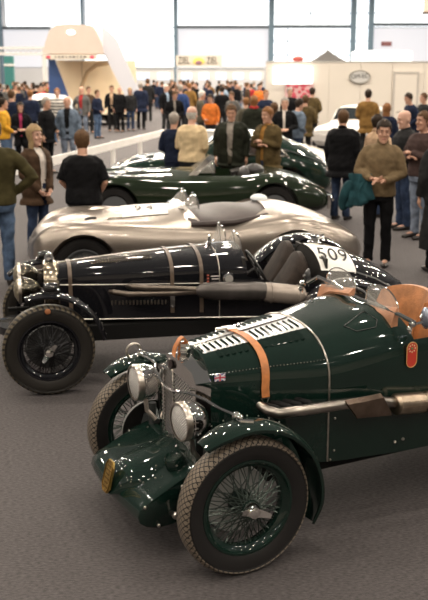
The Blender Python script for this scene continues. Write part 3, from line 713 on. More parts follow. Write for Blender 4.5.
def build_silver():
    car = thing('sports_roadster', 'silver aluminium open sports car with a race number on a white patch on its bonnet', 'car', (-1.455, 10.46, 0), R_(8), 'vintage cars on show')
    A = mat('brushed_aluminium_body', (.34,.295,.255), (.30), .9, var=.07, vscale=2.5, coat=.25)
    st = [(-.60, [(.05,.38),(.10,.38),(.14,.42),(.16,.46),(.14,.50),(.10,.52),(.05,.52),(0,.52)]),
          (-.52, [(.40,.28),(.52,.34),(.58,.46),(.54,.58),(.42,.60),(.28,.60),(.14,.63),(0,.64)]),
          (-.36, [(.50,.22),(.66,.32),(.71,.50),(.66,.68),(.54,.73),(.36,.69),(.18,.72),(0,.73)]),
          (-.10, [(.52,.20),(.72,.32),(.77,.52),(.72,.72),(.56,.79),(.38,.74),(.20,.77),(0,.79)]),
          (.45, [(.52,.20),(.72,.32),(.77,.52),(.72,.70),(.57,.775),(.40,.77),(.20,.83),(0,.85)]),
          (.95, [(.52,.19),(.71,.31),(.76,.50),(.72,.66),(.60,.735),(.42,.80),(.22,.85),(0,.865)]),
          (1.5, [(.52,.19),(.71,.31),(.76,.50),(.73,.64),(.64,.71),(.45,.80),(.22,.86),(0,.87)]),
          (1.95, [(.52,.20),(.72,.32),(.78,.52),(.74,.70),(.62,.80),(.44,.86),(.22,.89),(0,.89)]),
          (2.25, [(.52,.21),(.72,.33),(.78,.54),(.73,.74),(.58,.825),(.40,.83),(.20,.86),(0,.87)]),
          (2.65, [(.50,.22),(.68,.32),(.73,.48),(.67,.64),(.52,.72),(.36,.72),(.18,.74),(0,.745)]),
          (3.0, [(.36,.26),(.50,.32),(.54,.42),(.48,.52),(.36,.56),(.24,.565),(.12,.57),(0,.57)]),
          (3.14, [(.05,.32),(.14,.33),(.18,.38),(.16,.42),(.12,.44),(.08,.44),(.04,.44),(0,.44)])]
    st = [(x, [(y, z+.05*smoothstep(.3, .72, z)) for y, z in q]) for x, q in st]
    me = patch_body(st, 70, 30).data('body', A)
    me = arches(me, [(0,.36),(2.25,.36)], .365, .78, .27)
    pit = MB(); pit.loft([[(x, y, z) for x, y in ((1.08,-.50),(1.16,-.56),(1.85,-.56),(1.97,-.44),(1.97,.44),(1.85,.56),(1.16,.56),(1.08,.50))] for z in (.45, 1.2)])
    me = cut(me, [pit]); finish(me, A, True, 35); body = link('body', me, car)
    sm = mat('dark_brown_upholstery', (.035,.022,.02), .5, var=.2, vscale=10)
    t = MB()                                                             # tonneau laid over the rear of the cockpit
    t.grid(lambda u, v: (1.12+.88*u, -.60+1.2*v, .75+.13*sin(pi*v)**.6+.05*u+.012*sin(9*u+5*v)), 24, 16); tme = t.data('cockpit_cover', sm); link('cockpit_cover', evaluated(tme, [('SOLIDIFY', dict(thickness=.02))]), car)
    s = MB(); s.tube([(1.14,-.60,.78),(1.6,-.63,.80),(1.98,-.55,.85)], .035, 8); s.build('cockpit_rim', sm, car)
    hr = MB(); hr.ball((2.02,.20,.94), (.10,.16,.05), 14, 8); hr.build('headrest', mat('pale_headrest', (.55,.58,.6), .5), car)
    for y, x in ((.26, 1.03), (-.16, 1.10)):
        g = MB(); gf = lambda u, v, y=y, x=x: (x+.16*v-.05*sin(pi*u), y+.15*cos(pi*u), .90+.16*v*sin(pi*u)**.45)
        g.grid(gf, 14, 4); go = g.build('aero_screen', glass_aero, car)
        e = MB(); e.tube([gf(i/14, 1) for i in range(15)], .010, 6); e.tube([gf(i/14, 0) for i in range(15)], .012, 6); e.build('screen_frame', chrome, go)
    fr = MB(); fr.strip([(1.0,.45,.88),(1.03,.2,.92),(1.06,-.1,.915),(1.12,-.4,.85),(1.20,-.56,.77)], [Vector((1,0,.5)).normalized()]*5, .10, [(0,0,.012)]*5); fr.build('scuttle_frame', chrome_dull, car)
    # bonnet outline, handles, lamps
    bl = MB(); ptsb = []
    def top(x, y):
        keys = [(s_[0],)+tuple(c for p in s_[1] for c in p) for s_ in st]; v = cr(keys, x); pk = sorted([(v[2*k], v[2*k+1]) for k in range(3, 8)])
        for a, b_ in zip(pk, pk[1:]):
            if a[0] <= abs(y) <= b_[0]: return a[1]+(b_[1]-a[1])*(abs(y)-a[0])/(b_[0]-a[0])
        return pk[-1][1]
    for x, y in ((-.20,-.36),(.25,-.40),(.28,-.34),(.92,-.38)): bl.ball((x,y,top(x,y)), .004, 5, 4); ptsb.append((x, y, top(x, y)+.003))
    bl.tube(ptsb, .004, 5); bl.build('bonnet_seam', mat('seam_dark', (.12,.10,.09), .5), car)
    h = MB(); h.tube([(.02,-.43,.83),(.07,-.42,.845),(.14,-.40,.845)], .014, 6); h.build('bonnet_catch', black_satin, car)
    h = MB(); h.box((1.10,-.765,.575), (.10,.02,.018)); h.box((1.10,-.775,.575), (.015,.02,.03)); h.build('door_handle', chrome_dull, car)
    ds = MB(); ds.tube([(1.32,-.70,.68),(1.33,-.765,.5),(1.33,-.73,.33)], .003, 5); ds.build('door_seam', MATS['seam_dark'], car)
    for s in (-1, 1):
        l = MB(); l.lathe([(0,-.03),(.05,-.02),(.075,0),(.08,.03)], 20, Matrix.Translation((-.50,s*.50,.54)) @ Matrix.Rotation(R_(s*-18),4,'Z'), 'X'); lo = l.build('headlamp', MATS['headlamp_glass'], car)
        q = MB(); q.tube([(-.49-.0,s*.50+.08*cos(a),.54+.08*sin(a)) for a in (2*pi*i/20 for i in range(20))], .010, 6, closed=True); q.build('headlamp_rim', chrome, lo)
    g = MB(); g.ball((-.575,0,.50), (.035,.20,.09), 20, 10); g.build('radiator_grille', grid_mat('oval_grille', (.02,.02,.02), (.4,.38,.36), 200, 200, ('Y','Z')), car)
    # white patch with the painted number
    p = MB(); rows = []
    for i in range(11):
        x = .42+.5*i/10
        rows.append([(x, -.36+.66*j/14, top(x, -.36+.66*j/14)+.006) for j in range(15) ])
    p.loft(rows, closed=False, cap=False); po = p.build('number_patch', white_paint, car)
    for k, ch in enumerate('94'):
        M = Matrix.Translation((.60+.13*k,-.18,top(.6+.13*k,-.18)+.016)) @ Matrix.Rotation(R_(7),4,'Y') @ Matrix.Rotation(R_(18),4,'X')
        text(ch, .17, mat('numeral_grey', (.06,.05,.05), .6), po, 'numeral', .001, M)
    for x in (0, 2.25):
        for s in (-1, 1): road_wheel(car, x, s*.63, s, .335, .155, .215, mat('alloy_grey', (.16,.17,.18), .4, .6))
    return car
silver_roadster = build_silver()

def build_green_roadster():
    car = thing('sports_roadster', 'dark green long-nosed open racing car without number, behind the silver roadster', 'car', (-1.545, 14.94, 0), R_(4), 'vintage cars on show')
    G = mat('deep_green_paint', (.010,.018,.008), .5, coat=1., spec=.04, var=.1, vscale=2)
    st = [(-.72, [(.05,.40),(.12,.40),(.18,.44),(.20,.48),(.18,.52),(.12,.55),(.06,.56),(0,.56)]),
          (-.62, [(.42,.26),(.56,.34),(.62,.48),(.58,.60),(.46,.64),(.30,.64),(.15,.65),(0,.65)]),
          (-.38, [(.54,.21),(.72,.32),(.77,.52),(.71,.72),(.56,.78),(.36,.73),(.18,.75),(0,.76)]),
          (0, [(.54,.20),(.75,.32),(.80,.55),(.74,.78),(.58,.845),(.38,.80),(.2,.83),(0,.845)]),
          (.6, [(.54,.19),(.74,.31),(.79,.52),(.74,.74),(.59,.81),(.40,.82),(.2,.87),(0,.885)]),
          (1.1, [(.54,.19),(.73,.31),(.78,.50),(.74,.70),(.62,.79),(.43,.85),(.22,.885),(0,.895)]),
          (1.9, [(.54,.19),(.74,.31),(.79,.52),(.75,.72),(.62,.80),(.42,.84),(.22,.86),(0,.86)]),
          (2.4, [(.54,.20),(.75,.32),(.80,.55),(.74,.77),(.59,.85),(.40,.85),(.2,.86),(0,.86)]),
          (2.9, [(.50,.23),(.68,.33),(.72,.50),(.66,.67),(.52,.74),(.36,.74),(.18,.75),(0,.75)]),
          (3.22, [(.40,.27),(.54,.33),(.58,.43),(.52,.54),(.40,.59),(.26,.60),(.13,.60),(0,.60)]),
          (3.36, [(.10,.34),(.2,.35),(.26,.40),(.22,.46),(.16,.49),(.10,.49),(.05,.49),(0,.49)])]
    me = patch_body(st, 64, 28).data('body', G)
    me = arches(me, [(0,.36),(2.42,.36)], .37, .80, .27)
    pit = MB(); pit.loft([[(x, y, z) for x, y in ((1.25,-.50),(1.32,-.55),(2.05,-.55),(2.15,-.45),(2.15,.45),(2.05,.55),(1.32,.55),(1.25,.50))] for z in (.45, 1.2)])
    me = cut(me, [pit]); finish(me, G, True, 35); link('body', me, car)
    q = MB(); q.grid(lambda u, v: (1.22+.30*v-.06*sin(pi*u), .56*cos(pi*u), .86+.22*v*sin(pi*u)**.3), 20, 4); go = q.build('windscreen', glass_aero, car)
    e = MB(); e.tube([(1.22+.30-.06*sin(pi*u), .56*cos(pi*u), .86+.22*sin(pi*u)**.3) for u in (i/20 for i in range(21))], .012, 6); e.strip([(1.16,-.54,.80),(1.32,-.52,.95),(1.50,-.46,1.11)], [Vector((1,0,-.7)).normalized()]*3, .09, [(0,.02,0)]*3); e.build('screen_frame', chrome, go)
    h = MB(); h.ball((2.16,-.22,.86), (.16,.17,.11), 16, 10); h.ball((2.02,-.22,.78), (.12,.19,.16), 16, 10); h.build('headrest', mat('black_leather', (.014,.012,.011), .4), car)
    s = MB(); s.box((1.95,.25,.62), (.16,.42,.42), (0,-.2,0)); s.build('seat', MATS['black_leather'], car)
    sw = MB(); Ms = Matrix.Translation((1.5,-.24,.84)) @ Matrix.Rotation(R_(65),4,'Y'); sw.tube([(.18*cos(a), .18*sin(a), 0) for a in (2*pi*i/24 for i in range(24))], .012, 6, closed=True, M=Ms)
    for k in range(3): sw.tube([(0,0,0),(.18*cos(k*2.1),.18*sin(k*2.1),0)], .008, 6, M=Ms)
    sw.build('steering_wheel', black_satin, car)
    b = MB(); b.tube([(3.37,-.45,.42),(3.40,-.2,.44),(3.42,0,.44),(3.40,.2,.44),(3.37,.45,.42)], .02, 8); b.box((3.30,-.50,.40), (.05,.05,.22)); b.build('rear_bumper', chrome, car)
    for x in (0, 2.42):
        for s in (-1, 1): road_wheel(car, x, s*.66, s, .335, .155, .20, mat('alloy_grey', (.16,.17,.18), .4, .6), disc=True)
    return car
green_roadster = build_green_roadster()

def glass_house(car, pts_low, pts_top, m, frame, name='side_window'):
    pass

def coupe_like(name, label, loc, rz, paint, st, wheels, R, cabin, lamp=None, trim=None, group=None, disc_m=None, screen_quads=(), wo=.8):
    """saloon or fastback: lower body plus window panes laid on the cabin, lamps and bumpers"""
    car = thing(name, label, 'car', loc, R_(rz), group)
    me = patch_body(st, 60, 26).data('body', paint)
    me = arches(me, [(x, R+.02) for x in wheels], R+.04, wo, .25)
    finish(me, paint, True, 35); link('body', me, car)
    from mathutils.bvhtree import BVHTree
    tree = BVHTree.FromPolygons([v.co for v in me.vertices], [tuple(p.vertices) for p in me.polygons])
    gm = mat('car_window_glass', (.02,.025,.028), .06, coat=1.)
    for nm, quad in screen_quads:
        q = [Vector(p) for p in quad]; n = (q[1]-q[0]).cross(q[2]-q[0]).normalized(); mid = sum(q, Vector())/4
        if n.dot(mid-Vector((1.3,0,.5))) < 0: n = -n
        def lay(u, v, off):
            p = q[0].lerp(q[1], u).lerp(q[3].lerp(q[2], u), v); hit = tree.ray_cast(p+n*.5, -n, 1.2); return (hit[0] if hit[0] else p)+n*off
        b = MB(); b.grid(lambda u, v: lay(u, v, .010), 8, 6); b.grid(lambda u, v: lay(u, v, .001), 8, 6)
        go = b.build(nm, gm, car)
        edge = [(i/6, 0) for i in range(6)]+[(1, i/4) for i in range(4)]+[(1-i/6, 1) for i in range(6)]+[(0, 1-i/4) for i in range(4)]
        t = MB(); t.tube([lay(u, v, .008) for u, v in edge], .014, 6, closed=True); t.build('window_trim', trim or chrome_dull, go)
    for x in wheels:
        for s in (-1, 1): road_wheel(car, x, s*(wo-.13), s, R, .16, R*.6, disc_m or chrome_dull, disc=True)
    return car
def fastback_stations(dx=0, k=1.):
    return [(-.80+dx, [(.05,.40),(.12,.40),(.2,.44),(.22,.48),(.2,.53),(.14,.56),(.06,.57),(0,.57)]),
      (-.68+dx, [(.42,.26),(.56,.34),(.64,.48),(.60,.62),(.48,.67),(.30,.68),(.15,.70),(0,.70)]),
      (-.1+dx, [(.55,.21),(.75,.32),(.80,.55),(.76,.78),(.60,.84),(.40,.82),(.2,.86),(0,.87)]),
      (.75+dx, [(.55,.20),(.75,.32),(.80,.55),(.77,.76),(.66,.85),(.45,.90),(.2,.95),(0,.96)]),
      (1.25+dx, [(.55,.20),(.75,.32),(.80,.55),(.77,.78),(.68,.90),(.55,1.14),(.3,1.23),(0,1.25)]),
      (1.75+dx, [(.55,.20),(.75,.32),(.80,.55),(.77,.80),(.68,.92),(.55,1.22),(.3,1.31),(0,1.33)]),
      (2.4+dx, [(.55,.20),(.75,.32),(.80,.55),(.78,.80),(.68,.90),(.50,1.10),(.28,1.18),(0,1.20)]),
      (2.95+dx, [(.52,.22),(.72,.33),(.77,.52),(.73,.72),(.60,.80),(.44,.88),(.24,.93),(0,.94)]),
      (3.20+dx, [(.46,.25),(.64,.34),(.69,.48),(.64,.62),(.52,.68),(.38,.72),(.2,.74),(0,.745)]),
      (3.30+dx, [(.10,.36),(.3,.38),(.4,.44),(.36,.52),(.26,.56),(.16,.57),(.08,.58),(0,.58)])]
P = mat('bottle_green_paint', (.006,.020,.013), .5, coat=1., spec=.04, var=.1, vscale=2)
fast = coupe_like('fastback_coupe', 'dark bottle green fastback coupe with a red tail lamp, behind the two standing men', (-1.16, 17.6, 0), 4, P, fastback_stations(), (0, 2.42), .33, None, group='vintage cars on show',
    screen_quads=[('rear_side_window', [(1.95,-.70,.90),(2.45,-.70,.885),(2.25,-.585,1.07),(1.92,-.565,1.20)]), ('door_window', [(1.18,-.70,.91),(1.90,-.705,.915),(1.87,-.585,1.19),(1.45,-.58,1.15)]),
                  ('windscreen', [(.80,-.45,.93),(.80,.45,.93),(1.20,.42,1.19),(1.20,-.42,1.19)]), ('rear_screen', [(2.42,-.30,1.19),(2.42,.30,1.19),(2.88,.32,.97),(2.88,-.32,.97)])])
b = MB(); b.ball((3.26,-.54,.58), (.06,.08,.08), 12, 8); b.build('tail_lamp', mat('red_lamp', (.65,.012,.03), .2, coat=1), fast)
b = MB(); b.tube([(2.3,-.62,1.02),(2.7,-.63,.90),(3.0,-.64,.80),(3.24,-.56,.66)], .018, 6); b.build('flank_trim', chrome, fast)
b = MB(); b.tube([(3.30,-.62,.36),(3.36,-.3,.38),(3.38,0,.38),(3.36,.3,.38),(3.30,.62,.36)], .04, 8); b.build('rear_bumper', chrome, fast)

W = mat('white_car_paint', (.72,.70,.66), .3, coat=.6)
def round_tail(dx=0): return [(x*.95+dx, [(y*.95, z*(.88-.16*smoothstep(.5, 1., z))) for y, z in pts]) for x, pts in fastback_stations()]
wc = coupe_like('white_coupe', 'low white coupe with red tail lamp parked behind the green fastback', (-.35, 20.0, 0), 4, W, round_tail(), (0, 2.3), .32, None, group='vintage cars on show',
    screen_quads=[('windscreen', [(.78,-.43,.70),(.78,.43,.70),(1.15,.40,.86),(1.15,-.40,.86)]), ('rear_screen', [(2.28,-.30,.86),(2.28,.30,.86),(2.60,.32,.74),(2.60,-.32,.74)])])
b = MB(); b.ball((3.11,-.50,.50), (.055,.07,.07), 12, 8); b.build('tail_lamp', MATS['red_lamp'], wc)
def box_saloon(): return [(-.55, [(.30,.36),(.50,.38),(.60,.45),(.62,.55),(.58,.66),(.42,.69),(.2,.70),(0,.70)]),
      (-.42, [(.50,.24),(.64,.32),(.69,.5),(.68,.68),(.60,.77),(.42,.79),(.2,.80),(0,.80)]),
      (.35, [(.52,.22),(.66,.32),(.70,.5),(.69,.72),(.64,.83),(.46,.86),(.2,.88),(0,.88)]),
      (.55, [(.52,.22),(.66,.32),(.70,.5),(.69,.72),(.65,.84),(.50,.92),(.3,.96),(0,.97)]),
      (.95, [(.52,.22),(.66,.32),(.70,.5),(.69,.72),(.65,.86),(.56,1.22),(.3,1.31),(0,1.32)]),
      (1.9, [(.52,.22),(.66,.32),(.70,.5),(.69,.72),(.65,.86),(.56,1.24),(.3,1.33),(0,1.34)]),
      (2.35, [(.52,.23),(.66,.33),(.70,.5),(.69,.72),(.64,.86),(.52,1.12),(.3,1.2),(0,1.21)]),
      (2.5, [(.3,.35),(.5,.38),(.58,.48),(.56,.66),(.5,.8),(.4,.9),(.2,.93),(0,.93)])]
sal = coupe_like('small_saloon', 'small white saloon car half hidden by the man in the black coat', (3.72, 28.2, 0), 60, W, box_saloon(), (0, 2.0), .27, None, wo=.70,
    screen_quads=[('windscreen', [(.56,-.52,.93),(.56,.52,.93),(.93,.48,1.24),(.93,-.48,1.24)]), ('side_window', [(1.0,-.66,.90),(1.9,-.66,.90),(1.88,-.60,1.18),(1.08,-.60,1.18)])])
for s in (-1, 1): b = MB(); b.lathe([(0,-.03),(.07,-.01),(.085,.03)], 16, Matrix.Translation((-.50,s*.48,.60)), 'X'); b.build('headlamp', MATS['headlamp_glass'], sal)
b = MB(); b.box((-.56,0,.42), (.04,1.2,.07)); b.build('front_bumper', chrome, sal)
pale = coupe_like('pale_saloon', 'pale bluish-white car in the crowd before the raised beige shell', (-7.7, 36.2, 0), 8, mat('pale_blue_paint', (.55,.60,.64), .3, coat=.6), [(x, [(y, z*1.12) for y, z in q]) for x, q in box_saloon()], (0, 2.0), .29, None, wo=.70,
    screen_quads=[('side_window', [(.75,-.66,1.01),(1.9,-.66,1.01),(1.88,-.60,1.32),(1.0,-.60,1.32)]), ('windscreen', [(.56,-.52,1.04),(.56,.52,1.04),(.93,.48,1.39),(.93,-.48,1.39)])])
# ------------------------------------------------------------------ hall shell, stands, fence
_f, _p, _H = 950.8, .23688, 2.3743
def at(px, py, Y):
    """world point seen at a picture position, at distance Y"""
    dx, dy = (px-214)/_f, (300-py)/_f; c, s = cos(_p), sin(_p); t = Y/(c+dy*s)
    return Vector((dx*t, Y, _H+t*(dy*c-s)))
def atz(px, py, z):
    dx, dy = (px-214)/_f, (300-py)/_f; c, s = cos(_p), sin(_p); t = (z-_H)/(dy*c-s)
    return Vector((dx*t, t*(c+dy*s), z))
def st_box(name, c, d, m, rot=None): return tag(MB().box(c, d, rot).build(name, m, smooth=False), kind='structure')
YB = 95.
wallm = mat('hall_wall_grey', (.62,.62,.64), .8, var=.04, vscale=.4)
st_box('wall_back', (0,YB+.4,7), (110,.4,14), wallm)
day = mat('daylight_pane', (.8,.85,.9), .3, emit=(.93,.98,1.), estr=1.35)
grey_glow = mat('grey_panel_glow', (.3,.3,.31), .6, emit=(.90,.90,.96), estr=.62)  # light grey wall panels, with a glow added to brighten them
frame = mat('window_bar', (.28,.34,.40), .5); steel = mat('column_blue_grey', (.12,.19,.25), .45); transom = mat('dark_transom', (.08,.10,.12), .5)
def pane(n, x0, y0, x1, y1, m, bars=(), vbars=()):
    a, b = at(x0, y0, YB), at(x1, y1, YB); z0, z1 = min(a.z, b.z), max(a.z, b.z)
    o = MB().box(((a.x+b.x)/2, YB+.1, (z0+z1)/2), (b.x-a.x, .1, z1-z0)).build('window_%d' % n, m, smooth=False); tag(o, kind='structure')
    if bars or vbars:
        k = MB()
        for yb in bars: k.box(((a.x+b.x)/2, YB, at(x0, yb, YB).z), (b.x-a.x, .12, .10))
        for xb in vbars: k.box((at(xb, y0, YB).x, YB, (z0+z1)/2), (.10, .12, z1-z0))
        k.build('window_frame', frame, o, smooth=False)
n = 0
for x0, x1 in ((-60,0),(3,82),(84,174),(177.5,268.5),(273.5,350),(355,368),(373,500)):
    n += 1; pane(n, x0, -40, x1, 26.5, day, (13,-14) if n in (5, 6, 7) else (), ((x0+x1)/2,) if n == 5 else ())
for x0, x1, m in ((3,50,grey_glow),(84,174,day),(178,268,grey_glow),(273.5,350,day),(355,368,day),(373,500,grey_glow)):
    n += 1; pane(n, x0, 28.5, x1, 67, m, (41,55) if m is day and x0 > 200 else ((36,) if m is day else ()), (288,) if x0 == 273.5 else ())
for i, (x0, x1) in enumerate(((-60,.0),(82,84.3),(174,177.5),(268.5,273.5),(350,355),(367.5,372.5))):
    a, b = at(x0 if x0 > 0 else 0, 40, YB), at(x1 if x1 > 0 else 3, 40, YB)
    st_box('trim_%d' % (i+1), ((a.x+b.x)/2, YB-.3, 7), (b.x-a.x, .5, 14), steel)
for i, (x0, x1, y) in enumerate(((3,50,28),(177.5,268.5,27),(273.5,350,26.5),(372.5,500,24.5))):
    a, b = at(x0, y, YB), at(x1, y, YB); st_box('trim_%d' % (i+8), ((a.x+b.x)/2, YB-.15, a.z), (b.x-a.x, .2, .28), transom)
st_box('wall_front', (0,-18,5), (110,.4,10), mat('wall_front_pale', (.60,.56,.51), .8, var=.2, vscale=.25)); st_box('wall_left', (-50,42,7), (.4,120,14), wallm); st_box('wall_right', (50,42,7), (.4,120,14), wallm)

def panel(name, label, cat, x0, y0, x1, y1, Y, m, th=.08, legs=True):
    """upright board at distance Y reaching down to the floor on two posts"""
    a, b = at(x0, y0, Y), at(x1, y1, Y); z0, z1 = sorted((a.z, b.z)); t = thing(name, label, cat, ((a.x+b.x)/2, Y, 0)); w = abs(b.x-a.x)
    MB().box((0,0,(z0+z1)/2), (w,th,z1-z0)).build('board', m, t, smooth=False)
    if legs:
        for s in (-1, 1): MB().box((s*(w/2-.05),.1,z1/2), (.08,.08,z1)).build('post', mat('stand_post', (.55,.56,.58), .5), t, smooth=False)
    return t, w, z0, z1
cream = mat('banner_cream', (.62,.56,.47), .7)
t, w, z0, z1 = panel('banner', 'cream banner reading ZIEL twice beside a yellow sun emblem', 'banner', 176, 55.5, 221.5, 66, 70, cream)
zc = (z0+z1)/2; ink = mat('banner_ink', (.03,.025,.02), .6)
for s in (-1, 1): text('ZIEL', (z1-z0)*.95, ink, t, 'lettering', .01, Matrix.Translation((s*w*.31-.05,-.06,zc)) @ Matrix.Rotation(pi/2,4,'X'), .62)
e = MB()
for k in range(9): a = pi*k/8; e.loft([[(.22*cos(a-.12),-.06,zc-.15+.22*sin(a-.12)),(.22*cos(a+.12),-.06,zc-.15+.22*sin(a+.12)),(.5*cos(a)*1.1,-.06,zc-.15+.42*sin(a))],[(.22*cos(a-.12),-.04,zc-.15+.22*sin(a-.12)),(.22*cos(a+.12),-.04,zc-.15+.22*sin(a+.12)),(.5*cos(a)*1.1,-.04,zc-.15+.42*sin(a))]])
e.ball((0,-.05,zc-.05), (.42,.02,.26), 20, 10); e.build('sun_emblem', mat('sun_yellow', (.75,.60,.12), .6), t)
MB().ball((0,-.075,zc-.14), (.24,.02,.15), 16, 8).build('emblem_centre', mat('emblem_plum', (.25,.12,.16), .6), t)

bluepane = mat('stand_blue_light', (.4,.5,.65), .4, emit=(.60,.74,1.), estr=.5)
whitepan = mat('stand_white', (.6,.59,.57), .6)
for x0, x1, lab in ((178,264,'white stand with a row of pale blue lit panels, below the banner'),(133,174,'white stand with pale blue lit panels, between trailer flap and banner')):
    t, w, z0, z1 = panel('exhibition_stand', lab, 'stand', x0, 66.5, x1, 80, 78, whitepan, .3)
    k = int(w/1.3)
    for i in range(k): MB().box((-w/2+(i+.5)*w/k,-.2,z1-.75), (w/k*.6,.1,.55)).build('lit_panel', bluepane, t, smooth=False)
    MB().box((0,-.2,z1-.12), (w,.1,.12)).build('fascia', mat('fascia_grey', (.35,.38,.42), .5), t, smooth=False)

# booth partition with door, oval sign and back-lit panel
YP = 33.
a, b = at(266, 62.5, YP), at(520, 62.5, YP); hz = a.z
t = thing('partition_wall', 'cream white booth partition with a door, behind the small white saloon', 'partition', (a.x, YP, 0)); w = b.x-a.x
bm = mat('partition_white', (.74,.68,.60), .65, var=.03, vscale=.6)
for i in range(8): MB().box((w*(i+.5)/8,.05,hz/2), (w/8-.012,.1,hz)).build('wall_panel', bm, t, smooth=False)
MB().box((w/2,.05,hz+.02), (w,.14,.05)).build('top_rail', mat('rail_alu', (.6,.58,.55), .4, .5), t, smooth=False)
d0, d1 = at(395,74,YP).x-a.x, at(417,74,YP).x-a.x
dz = at(395,73.5,YP).z; d = MB().box(((d0+d1)/2,-.03,dz/2), (d1-d0,.05,dz)).build('door', mat('door_cream', (.76,.70,.62), .5), t, smooth=False)
fr = MB()
for x in (d0-.03, d1+.03): fr.box((x,-.03,dz/2), (.06,.09,dz))
fr.box(((d0+d1)/2,-.03,dz+.03), (d1-d0+.12,.09,.06)); fr.build('door_frame', mat('door_frame_grey', (.50,.46,.42), .5), d, smooth=False)
MB().tube([(d0+.10,-.08,1.02),(d0+.22,-.08,1.02)], .015, 6).build('door_handle', chrome_dull, d)
c = at(359.5, 77, YP); t = thing('oval_sign', 'white oval sign with dark border hanging on the cream partition', 'sign', (c.x, YP-.06, c.z))
rx, rz = .345, .205
MB().lathe([(0,.0),(1,0),(1,.03),(0,.03)], 40, Matrix.Diagonal((rx,1,rz,1)), 'Y').build('board', whitepan, t)
q = MB(); q.tube([(rx*cos(a_),-.0,rz*sin(a_)) for a_ in (2*pi*i/40 for i in range(40))], .022, 6, closed=True); q.build('border', mat('sign_border', (.22,.2,.17), .5), t)
text('OM EC', .20, mat('sign_black', (.015,.015,.015), .5), t, 'lettering', .004, Matrix.Translation((0,-.01,.02)) @ Matrix.Rotation(R_(90),4,'X') @ Matrix.Rotation(R_(4),4,'Z'), .95)
a, b = at(273, 67, YP), at(312, 84, YP); c = (a+b)/2; c2 = at(299, 90.5, YP)
t = thing('light_panel', 'glowing white back-lit panel with red blossoms below, on the booth partition', 'light panel', (c.x, YP-.12, 0))
MB().box((0,0,c.z), (b.x-a.x,.10,a.z-b.z)).build('lit_face', mat('lit_panel_glow', (.9,.9,.88), .4, emit=(1,.97,.92), estr=1.6), t, smooth=False)
MB().box((c2.x-c.x,.02,c2.z), (.95,.06,.52)).build('poster', mat('poster_pink', (.70,.42,.42), .6), t, smooth=False)
q = MB(); random.seed(3)
for i in range(26): q.ball((c2.x-c.x+random.uniform(-.42,.42),-.02,c2.z+random.uniform(-.22,.24)), (random.uniform(.03,.09),.012,random.uniform(.03,.08)), 8, 5)
q.build('blossoms', mat('blossom_red', (.62,.08,.12), .6), t)

# grey pyramid tent, white stand top, small sign, hanging board
ap, l, r = at(328, 49.5, 80), at(310, 63, 80), at(347, 63, 80)
t = thing('tent', 'grey pyramid tent roof rising behind the booth partition', 'tent', (ap.x, 80, 0)); hw = (r.x-l.x)/2
b = MB(); rings = []
for k in range(9):
    u = k/8; s = hw*((1-u)**1.25)+.03; rings.append([(s*x, s*y, l.z+(ap.z-l.z)*u) for x, y in ((-1,-1),(1,-1),(1,1),(-1,1))])
b.loft(rings); b.build('canopy', mat('tent_grey', (.05,.046,.043), .8), t)
for sx in (-1, 1):
    for sy in (-1, 1): MB().box((sx*hw*.95,sy*hw*.95,l.z/2), (.07,.07,l.z)).build('tent_pole', MATS['stand_post'], t, smooth=False)
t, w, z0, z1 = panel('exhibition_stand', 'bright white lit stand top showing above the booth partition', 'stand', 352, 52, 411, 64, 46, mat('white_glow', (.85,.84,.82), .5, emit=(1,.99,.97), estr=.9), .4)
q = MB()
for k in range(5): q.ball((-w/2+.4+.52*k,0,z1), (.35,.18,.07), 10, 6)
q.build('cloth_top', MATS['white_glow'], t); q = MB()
for k in (-.6, .25, .8): q.box((k*w/2,-.22,z1-.08), (.12,.03,.06))
q.build('red_marks', mat('mark_red', (.5,.1,.08), .5), t)
c = at(386.5, 43.8, YB-.2); t = thing('wall_sign', 'small dark red sign on the grey hall wall', 'sign', c)
MB().box((0,.05,0), (1.0,.06,.42)).build('board', mat('sign_rose', (.45,.22,.22), .6), t, smooth=False)
q = MB()
for k in range(5): q.box((-.4+.2*k,.0,0), (.10 if k else .16,.05,.34 if k % 2 else .30))
q.build('sign_marks', mat('sign_dark_red', (.16,.04,.04), .6), t, smooth=False)
a = at(423.5, 13, 40); t = thing('hanging_board', 'beige board with a dark lower edge hanging high over the booth', 'board', (a.x+.9, 40, a.z))
MB().box((0,0,.8), (1.8,.08,1.6)).build('board', mat('board_beige', (.66,.54,.44), .6), t, smooth=False)
MB().box((0,-.01,0), (1.86,.12,.10)).build('lower_edge', mat('edge_brown', (.10,.07,.05), .5), t, smooth=False)
for s in (-1, 1): MB().tube([(s*.8,0,1.6),(s*.8,0,6.)], .012, 5).build('hanging_wire', chrome_dull, t)
c = at(316.5, 61, 34); t = thing('cap', 'small red shape on top of the booth partition', 'ornament', (at(298, 62, YP).x, YP, hz+.045))
MB().ball((0,0,.07), (.20,.06,.09), 14, 8).build('dome', MATS['mark_red'], t)

# raised beige shell of the display vehicle, cream cabin, blue end wall, white side flap
YC = 43.; k = YC/_f*1.0
o = at(75, 96, YC); t = thing('show_trailer', 'beige show trailer with raised shell roof, cream cabin and white side flap', 'trailer', (o.x, YC, 0))
L = lambda px, py, dy=0: (at(px, py, YC+dy)-Vector((o.x, YC, 0)))
beige = mat('shell_beige', (.56,.46,.40), .45, var=.05, vscale=1.)
b = MB(); rings = []
a0, a1 = L(45,54), L(104,54); top = L(75,25)
for i in range(13):
    y = -.6+3.2*i/12
    q = smoothstep(0, .35, i/12)
    rings.append([(a0.x, y, a0.z-.0), (a0.x+.12, y, a0.z+.45), (a0.x+.32, y, a0.z+.95), (a0.x+.45, y, top.z-.18), (a0.x+.6, y, top.z-.03), (0, y, top.z+.02), (a1.x-.5, y, top.z-.03), (a1.x-.32, y, top.z-.15), (a1.x-.15, y, a1.z+.75), (a1.x, y, a1.z+.3), (a1.x+.05, y, a1.z)])
b.loft(rings); b.build('roof_shell', beige, t, angle=60)
